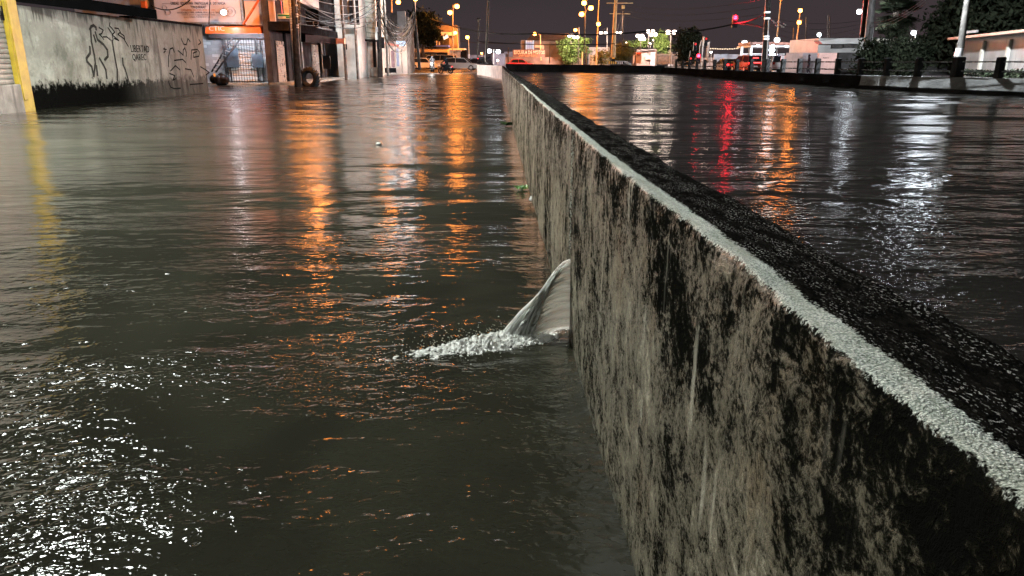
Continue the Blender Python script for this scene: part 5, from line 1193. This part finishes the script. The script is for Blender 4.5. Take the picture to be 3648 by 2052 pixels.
signal('dim red signal head left of the mast by the dark tree', 2478, 157, 96, 1); signal('signal head with dim red lens at the top right of the mast', 2516, 138, 96, 1); signal('small dim red signal at the foot of the dark tree', 2461, 208, 100, 1)
m = MB(); m.cyl(P(2497, 262, 95), P(2505, 130, 95), .10, .09, 8); m.tube([P(2490, 262, 95.1), P(2493, 165, 95.1), P(2498, 148, 95.1), P(2504, 140, 95)], .06, 6); solo('signal_mast', m, M_STEEL, 'pale steel mast carrying the traffic signals', 'mast', smooth=True)
m = MB(); m.cyl(P(2516, 228, 99), P(2522, 150, 99), .12, .1, 8); m.cyl(P(2521, 228, 99.5), P(2527, 148, 99.5), .08, .07, 8); solo('signal_mast', m, M_STEEL, 'pair of grey posts right of the signal mast', 'mast', smooth=True)
# ------------------------------------------------------------------ right-hand vegetation
def palm(name, label, base, top, R_, n):
    o = thing(name, label, 'palm', base); m = MB(); base, top = Vector(base), Vector(top); m.tube([base, base.lerp(top, .5) + Vector((.1,0,0)), top], [.26, .2, .17], 8); m.sphere(top, (.3, .3, .4), 8, 6); m.build('trunk', M_TRUNK, o, True)
    m = MB()
    for i in range(n):
        a = random.uniform(0, 6.28); el = random.uniform(-.7, 1.2); d = Vector((math.cos(a)*math.cos(el), math.sin(a)*math.cos(el), math.sin(el))); stem = R_*.45; c0 = top + d*stem; m.bar(top, c0, .03, .03)
        s = d.cross(Vector((0,0,1))).normalized(); upv = s.cross(d)
        for k in range(15):                       # a fan of narrow blades
            b_ = (k/14 - .5)*2.6; dd = (d*math.cos(b_) + s*math.sin(b_)); w = dd.cross(upv).normalized()*.06*R_/1.5; tip = c0 + dd*R_*random.uniform(.5, .66) - Vector((0,0,.12*R_)); md = c0.lerp(tip, .5) + Vector((0,0,.03))
            m.add([c0, md + w, tip, md - w], [(0,1,2,3)])
    m.build('fronds', M_LDARK, o); return o
palm('fan_palm', 'dark fan palm standing against the sky behind the round bush', P(3196, 200, 52), P(3196, 50, 52), 1.55, 46)
tree('spreading_bush', 'large round black bush behind the railing below the palm', P(3180, 268, 40), [(P(3180, 165, 40), (1.55, 1.2, .55)), (P(3180, 190, 40), (2.05, 1.4, .75)), (P(3140, 200, 40), (1.2, 1.1, .6)), (P(3225, 200, 40), (1.2, 1.1, .7)), (P(3180, 222, 40), (1.8, 1.3, .7)), (P(3165, 245, 40), (1.5, 1.2, .5))], 7000, .10, M_LDARK, None, .12, 'bush')
tree('small_bush', 'small flat-topped dark plant poking above the round bush', P(3180, 170, 43), [(P(3178, 112, 43), (.95, .7, .25)), (P(3190, 122, 43), (.6, .5, .25))], 800, .10, M_LDARK, None, .06, 'bush')
tree('big_tree', 'huge black tree overhanging the panel wall at the right edge', P(3420, 250, 46), [(P(3430, 95, 46), (2.0, 2, 1.8)), (P(3375, 130, 45), (1.3, 1.4, 1.2)), (P(3500, 60, 45), (2.6, 2.2, 1.9)), (P(3365, 165, 46), (1.2, 1.3, .9)), (P(3480, 15, 47), (1.7, 1.8, 1.4)), (P(3430, 150, 45), (1.9, 1.8, 1.3))], 9000, .17, M_LDARK, None, .35)
tree('big_tree', 'black tree filling the top right corner behind the panel wall', P(3640, 250, 40), [(P(3620, 40, 40), (2.6, 2.2, 2.2)), (P(3560, 20, 41), (2.2, 2, 1.8)), (P(3700, 60, 40), (2.8, 2.2, 2.2)), (P(3600, 95, 40), (2.2, 1.8, 1.2)), (P(3640, -60, 40), (2.8, 2.2, 2))], 9000, .17, M_LDARK, None, .35)
tree('grassy_verge', 'low weeds growing at the foot of the panel wall', P(3500, 275, 27), [(P(3480, 262, 27), (.9, .4, .14)), (P(3560, 264, 26), (.9, .4, .14)), (P(3620, 266, 25), (.9, .4, .14))], 1500, .06, M_LDARK, None, .02, 'weeds')
m = MB(); m.bar(P(3441, 115, 34), P(3482, 111, 33.5), .12, .10); solo('tin_gutter', m, M_STEEL, 'short bright piece of metal above the panel wall', 'metal sheet')
# ================================================================== street lamps
SOD = (1, .30, .045); LED = (.86, .93, 1); WARM = (1, .80, .68)
E_SOD = emis('sodium_lamp', SOD, 2600); E_LED = emis('cold_lamp', LED, 2600); E_WARM = emis('warm_white_globe', WARM, 3600)
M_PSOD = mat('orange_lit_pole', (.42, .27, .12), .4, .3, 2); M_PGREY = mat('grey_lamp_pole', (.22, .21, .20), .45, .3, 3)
def street_lamp(label, heads, pole_uv, Y, em, pm, r=.0021, group='street lamps', pr=.09, name='street_lamp'):
    """heads: [(u,v)], pole_uv: (u_base, v_base, u_top, v_top)"""
    r *= 1.32
    u0, v0, u1, v1 = pole_uv; base, top = P(u0, v0, Y), P(u1, v1, Y)
    o = thing(name, label, 'street lamp', base, group)
    m = MB(); m.cyl(base, top, pr*1.25, pr*.7, 8); m.build('pole', pm, o, True)
    for (u, v) in heads:
        h = P(u, v, Y); rr = r*Y
        if (h - top).length > rr*1.5:
            m = MB(); m.tube([top, top.lerp(h, .5) + Vector((0,0,.18*abs(h.x-top.x))), h + Vector((0,0,rr*.9))], pr*.5, 5); m.build('arm', M_POLED, o, True)
        m = MB(); m.box(h + Vector((0, .02, rr*.95)), (rr*2.1, rr*1.5, rr*.26), 0, rr*.1); hd = m.build('lamp_head', M_POLED, o)
        m = MB(); m.sphere(h, (rr*1.05, rr*.8, rr*.9), 10, 7); b = m.build('bulb', em, None, True)
        b.parent = hd; b.location = (0,0,0)
        me = b.data; off = np.array(base); n = len(me.vertices); a = np.zeros(n*3); me.vertices.foreach_get('co', a); a = (a.reshape(-1,3) - off).ravel(); me.vertices.foreach_set('co', a)
    return o
def near_lamp(label, pos, base, em, rr=.2, group='street lamps', skirt=0):
    pos, base = Vector(pos), Vector(base); o = thing('street_lamp', label, 'street lamp', base, group)
    m = MB(); m.cyl(base, (base.x, base.y, pos.z + .1), .12, .08, 10); m.build('pole', M_POLEC, o, True)
    m = MB(); m.tube([(base.x, base.y, pos.z + .05), ((base.x+pos.x)/2, (base.y+pos.y)/2, pos.z + .4), (pos.x, pos.y, pos.z + .22)], .045, 6); m.build('arm', M_STEEL, o, True)
    m = MB(); m.box((pos.x, pos.y, pos.z + .2), (.7, .34, .12), 0, .04); hd = m.build('lamp_head', M_PGREY, o)
    if skirt:
        m = MB(); z0, z1 = pos.z + .14, pos.z - skirt; w = rr*1.3 + .12
        for dx, dy, ax, ay in ((w, 0, .02, 2*w), (-w, 0, .02, 2*w), (0, w, 2*w, .02), (0, -w, 2*w, .02)): m.box((pos.x+dx, pos.y+dy, (z0+z1)/2), (ax, ay, z0-z1))
        m.build('shade', M_BLACK, o)  # unseen shield added round the bulb to cut its sideways light
    m = MB(); m.sphere((pos.x, pos.y, pos.z + .04), (rr*1.3, rr, rr*.55), 12, 8); b = m.build('bulb', em, None, True); b.parent = hd
    me = b.data; n = len(me.vertices); a = np.zeros(n*3); me.vertices.foreach_get('co', a); a = (a.reshape(-1,3) - np.array(base)).ravel(); me.vertices.foreach_set('co', a)
    return o
# lamps of this street, partly above the frame (their light and reflections are what the photograph shows)
near_lamp('cold white street lamp on the left kerb, nearest the camera', (-8.3, 11.6, 9.0), (-12.3, 11.0, -.3), emis('cold_lamp_near', (.93, .98, .92), 3500), .42, skirt=.23)
near_lamp('cold white street lamp on the left kerb behind the camera', (-8.0, -9.5, 8.8), (-12.3, -10, -.3), emis('cold_lamp_behind', (.93, .98, .92), 4200), skirt=.27)
near_lamp('sodium street lamp on the leaning utility pole above the salmon hoarding', (-10.9, 41.0, 7.4), (-11.95, 42.6, -.2), emis('sodium_lamp_near', SOD, 4200), .22)
near_lamp('cold white lamp above the kiosks, just out of the frame', (-10.4, 74, 8.3), (-12.0, 74.5, -.2), emis('cold_lamp_mid', LED, 1900), .3)
near_lamp('sodium lamp high over the street before the pale building', (-9.8, 58, 10.2), (-12.6, 58.5, -.2), emis('sodium_lamp_mid', SOD, 1000), .25)
near_lamp('cold white lamp lighting the ribbed building front', (-9.5, 60, 7.4), (-12.2, 61, -.2), emis('cold_lamp_low', LED, 3800), .2)
# school floodlight
fl = thing('floodlight', 'glaring white floodlight in front of the school banner', 'floodlight', P(797, 44, 45.2))
m = MB(); m.box(P(797, 44, 45.31), (.30, .10, .22), 0, .03); m.build('case', M_BLACK, fl)
m = MB(); m.sphere(P(797, 44, 45.12), (.17, .12, .14), 12, 8); m.build('lens', emis('flood_lens', (.88, .92, 1), 380), fl, True)
m = MB(); m.bar(P(797, 40, 45.35), P(797, 26, 45.8), .05, .05); m.build('bracket', M_STEEL, fl)
G = 'street lamps'
street_lamp('orange lamp on a pole above the dark roof with the cable bundles', [(1419, 8)], (1396, 120, 1395, -14), 97, E_SOD, M_PSOD)
street_lamp('orange lamp just at the top edge above the slim leaning pole', [(1480, -4)], (1478, 110, 1479, -16), 94, E_SOD, M_PGREY)
street_lamp('double orange lamp on the tall pole beside the food stand', [(1603, 45), (1628, 23)], (1611, 246, 1614, 18), 118, E_SOD, M_PSOD, .0022)
street_lamp('lower orange lamp on the pole behind the white annex', [(1622, 117)], (1632, 172, 1630, 104), 130, E_SOD, M_PSOD, .0017)
street_lamp('single orange lamp right of the white annex', [(1665, 133)], (1672, 232, 1669, 126), 150, E_SOD, M_PGREY, .0017)
street_lamp('pair of cold white lamps low on the horizon right of the tall thin pole', [(1743, 182), (1775, 184)], (1759, 236, 1759, 176), 165, E_LED, M_PGREY, .0021)
street_lamp('orange lamp over the ridge of the riding school roof', [(1905, 121)], (1927, 215, 1925, 124), 140, E_SOD, M_PSOD, .0017)
street_lamp('group of three orange lamps on the black mast right of the lit tree', [(2081, 11), (2105, 29), (2072, 51)], (2079, 232, 2086, 40), 118, E_SOD, M_POLED, .0023)
street_lamp('orange lamp on the bright pole between mast and bush', [(2132, 86)], (2124, 232, 2134, -14), 122, E_SOD, M_PSOD, .0019)
street_lamp('small orange lamp above the cluster of white globes', [(2050, 107)], (2063, 200, 2063, 98), 150, E_SOD, M_PGREY, .0016)
street_lamp('short post with a string of white globes over the lit tree', [(2028, 128), (2038, 126), (2046, 133), (2057, 133)], (2060, 232, 2062, 134), 135, E_WARM, M_POLED, .0014, 'globe lamps')
street_lamp('post with two white globes left of the orange mast', [(2141, 118), (2158, 118)], (2163, 225, 2163, 98), 150, E_WARM, M_PGREY, .0015, 'globe lamps')
street_lamp('post with two white globes right of the orange mast', [(2198, 118), (2211, 118)], (2218, 160, 2219, 40), 150, E_WARM, M_PGREY, .0013, 'globe lamps')
street_lamp('lower cluster of four white globes over the flat tree', [(2272, 128), (2288, 128), (2281, 138), (2294, 139)], (2282, 200, 2282, 136), 130, E_WARM, M_POLED, .0017, 'globe lamps')
street_lamp('higher cluster of four white globes right of the flat tree', [(2309, 112), (2326, 112), (2321, 124), (2335, 123)], (2309, 192, 2311, 116), 130, E_WARM, M_POLED, .0017, 'globe lamps')
street_lamp('bright double globe lamp above the pale green tree', [(2380, 115), (2402, 115)], (2387, 228, 2390, 112), 128, E_WARM, M_PGREY, .0021, 'globe lamps')
street_lamp('two lamps one above the other on the slanting orange pole', [(2851, 38), (2847, 80)], (2836, 165, 2851, 38), 120, E_SOD, M_PSOD, .0020)
street_lamp('orange-lit pole whose lamp is above the frame, right of the black cable pole', [(2784, -8)], (2768, 135, 2782, -8), 118, E_SOD, M_PSOD, .0018)
street_lamp('cold white lamp on a column left of the black cable pole', [(2652, 154)], (2643, 225, 2645, 165), 100, E_LED, M_PGREY, .0026)
street_lamp('cold white lamp at the foot of the orange-lit pole', [(2768, 143)], (2768, 200, 2768, 150), 99, E_LED, M_PGREY, .0026)
street_lamp('cold white lamp under the station canopy left of the one-way sign', [(2750, 178)], (2751, 215, 2751, 184), 92, E_LED, M_PGREY, .0027)
street_lamp('cold white lamp over the mauve wall', [(2879, 178)], (2878, 215, 2878, 184), 84, E_LED, M_PGREY, .0027)
street_lamp('small cold white lamp above the white building end', [(2918, 124)], (2921, 160, 2921, 128), 88, E_LED, M_PGREY, .0019)
street_lamp('large white lamp on the twin poles above the white building', [(3061, 42)], (3096, 150, 3081, 44), 52, emis('cold_lamp_twin', LED, 5000), M_POLED, .0024)
street_lamp('white lamp shining beside the palm trunk at the edge of the big tree', [(3255, 117)], (3262, 200, 3262, 122), 62, emis('cold_lamp_twin', LED, 5000), M_PGREY, .0024)
for i, (u, v, Y, lab) in enumerate(((2233, 153, 165, 'small blue-white lamp right of the round tree top'), (2316, 156, 160, 'tiny white lamp below the higher globe cluster'), (2328, 142, 158, 'small white lamp beside the flat tree'), (2380, 167, 150, 'tiny white lamp in the pale green tree'), (2533, 186, 150, 'tiny white lamp left of the pale hoarding'), (2667, 157, 104, 'small white lamp beside the column lamp'), (2932, 141, 92, 'small bright lamp on the edge of the white building'), (1773, 215, 150, 'small white lamp just above the lit wall end'), (1716, 190, 170, 'tiny orange lamp low beside the tall thin pole'), (2155, 190, 160, 'tiny white lamp behind the olive bush'))):
    street_lamp(lab, [(u, v)], (u + 1, 230, u + 1, v - 4), Y, E_SOD if 'orange' in lab else E_WARM, M_PGREY, .0010, 'small distant lamps', .06, 'distant_lamp')
# ------------------------------------------------------------------ plain poles, masts and overhead cables
def mast(label, u0, v0, u1, v1, Y, r0, r1, m_, cross=(), name='utility_pole'):
    a, b = P(u0, v0, Y), P(u1, v1, Y); o = thing(name, label, 'pole', a, 'poles across the canal')
    m = MB(); m.cyl(a, b, r0, r1, 10); m.build('shaft', m_, o, True)
    for v, du0, du1 in cross:
        m = MB(); f = (v - v0)/(v1 - v0); uc = u0 + (u1-u0)*f; m.bar(P(uc + du0, v + 1, Y - .1), P(uc + du1, v - 1 + 2, Y - .1), .10, .12); m.build('crossarm', M_PSOD if m_ is M_PSOD else M_STEEL, o)
    return o, a, b
om, oa, ob_ = mast('thick orange-lit mast with two crossarms in the middle of the view', 2184, 205, 2195, -20, 112, .33, .20, M_PSOD, ((10, -32, 62), (48, -20, 54)))
m = MB(); panel(m, 2216.5, 18, 2226, 31, 111.5, .4, .03); m.build('transformer', mat('amber_transformer', (.5, .36, .16), .4), om)
mast('thin dark post right of the orange mast', 2217, 165, 2222, 34, 113, .10, .09, M_POLED)
cpole, ca, cb_ = mast('tall black pole carrying the overhead signal cable', 2722, 262, 2738, -20, 62, .27, .20, M_POLED)
m = MB(); m.cyl(P(2729, 258, 61.6), P(2738, 70, 61.6), .05, .04, 6); m.build('conduit', M_STEEL, cpole, True)
m = MB()
for v in (44, 66, 130, 139): m.box(P(2735 - v*.04, v, 61.7), (.42, .3, .12))
m.build('pole_band', M_STEEL, cpole)
mast('left pole of the twin poles before the white building', 3075, 132, 3088, -20, 50, .22, .16, M_POLED)
mast('right pole of the twin poles before the white building', 3092, 160, 3109, -20, 47, .24, .19, mat('dim_concrete_pole', (.076, .072, .07), .6, .4, 4))
lp, la, lb_ = mast('leaning wooden lamp pole rising behind the wide railing post', 3418, 196, 3474, -190, 26.5, .115, .085, mat('weathered_wood_pole', (.05, .047, .043), .55, .4, 5, streak=.6))
m = MB(); m.cyl(P(3414, 200, 26.4), P(3420, 172, 26.4), .14, .13, 10); m.build('foil_band', M_STEEL, lp, True)
lq = Vector((14.5, 26.4, 5.75)); m = MB(); m.tube([lb_ - Vector((0,0,.3)), lb_.lerp(lq, .5) + Vector((0,0,.35)), lq + Vector((0,0,.2))], .045, 6); m.build('lamp_arm', M_STEEL, lp, True)
m = MB(); m.box(lq + Vector((0,0,.18)), (.7, .34, .12), 0, .04); hd = m.build('lamp_head', M_PGREY, lp)
m = MB(); m.sphere(lq + Vector((0,0,.04)), (.26, .2, .11), 12, 8); q = m.build('bulb', emis('cold_lamp_bank', LED, 26000), None, True); q.parent = hd
me = q.data; n = len(me.vertices); a_ = np.zeros(n*3); me.vertices.foreach_get('co', a_); me.vertices.foreach_set('co', (a_.reshape(-1,3) - np.array(la)).ravel())
for i, (u, v0, v1, Y) in enumerate(((2825, 150, 98, 125), (2871, 160, 60, 118), (2868, 165, 110, 116), (2948, 142, 55, 105), (2955, 138, 58, 110), (2030 + 800, 232, 195, 80))):
    mast(('thin dark aerial pole between the lamps', 'faint thin mast right of the orange pole', 'short thin mast by the canopy', 'thin aerial on the white building roof', 'second thin aerial on the white building roof', 'thin post beside the station columns')[i], u, v0, u + 2, v1, Y, .07, .05, M_POLED, name='thin_mast')
mast('black lamp pole standing in front of the brown house', 2262, 230, 2264, 168, 112, .12, .02, M_POLED)
mast('grey post dividing the slatted fence', 2388, 236, 2391, 150, 116, .09, .08, M_PGREY)
mast('thin post at the foot of the dark tree', 2454, 230, 2459, 180, 105, .07, .06, M_PGREY)
for i, (u, v0, v1) in enumerate(((2088, 232, 165), (2074, 232, 185), (1958, 225, 150), (1810, 225, 170))): mast(('thin black post right of the black mast', 'pale stub post beside the black mast', 'slim post in front of the riding school', 'slim grey post left of the riding school banner')[i], u, v0, u + 1, v1, 125, .10, .08, M_POLED if i != 1 else M_WHITEW, name='thin_post')
CG = 'overhead cables across the canal'
def pcable(p, q, sag, r, label, n=26): return cable(p, q, sag, r, M_CABLE, label, CG, n)
S0 = P(2622, 84, 69.6)
pcable(P(1536, 68, 95), P(1920, 118, 85), .7, .075, 'heavy overhead cable sagging from the left tree to the riding school')
pcable(P(1920, 118, 85), P(2300, 112, 80), .25, .075, 'heavy overhead cable passing behind the orange mast')
pcable(P(2300, 112, 80), S0, .35, .07, 'heavy overhead cable rising to the hanging red signal')
pcable(S0, P(2732, 48, 62), .15, .06, 'overhead cable from the red signal to the black cable pole'); pcable(S0, P(2728, 100, 62), -.1, .05, 'lower cable from the red signal to the black cable pole')
pcable(P(1700, 148, 100), P(2190, 156, 105), .25, .06, 'lower overhead cable running behind the orange mast'); pcable(P(2190, 162, 105), P(2520, 168, 98), .3, .05, 'lower overhead cable running to the signal mast')
pcable(P(1640, 146, 120), P(1860, 150, 130), .3, .04, 'thin cable left of the riding school')
for i in range(4): pcable(P(2742, 60 + 16*i, 62), P(3075, 72 + 12*i, 50), 0.35 + .12*i, .010, 'thin cable sagging between the black pole and the twin poles')
for i in range(3): pcable(P(3100, 78 + 9*i, 47), P(3300, -10 + 10*i, 30), .3, .010, 'thin cable rising right from the twin poles past the palm')
for i in range(3): pcable(P(2195, 12 + 18*i, 112), P(2740, -6 + 26*i, 62), 0.8, .014, 'faint thin cable from the orange mast to the black cable pole')
m = MB()
for i in range(7): q = P(2748 + i*7, 72 + (i % 3)*7 + i*2, 64); m.tube([q, q + Vector((.25, 0, -.12 + .1*(i % 2)))], .05, 5)
solo('cable_splices', m, M_CABLEL, 'cluster of pale cable splices right of the black cable pole', 'cable splice')
# rope-like cable lying along the flood wall at the far bend
HAZE = None
if HAZE_D > 0:
    m = MB(); m.box((40, 130, 8.0), (420, 420, 20)); hz_ = m.build('haze', None); hz_['kind'] = 'stuff'
    t = NT('rain_haze'); pv = t.n('ShaderNodeVolumePrincipled'); pv.inputs['Color'].default_value = (.95, .95, .97, 1); pv.inputs['Density'].default_value = HAZE_D; pv.inputs['Anisotropy'].default_value = .86
    t.l(pv.outputs[0], t.out.inputs['Volume']); hz_.data.materials.append(t.m)
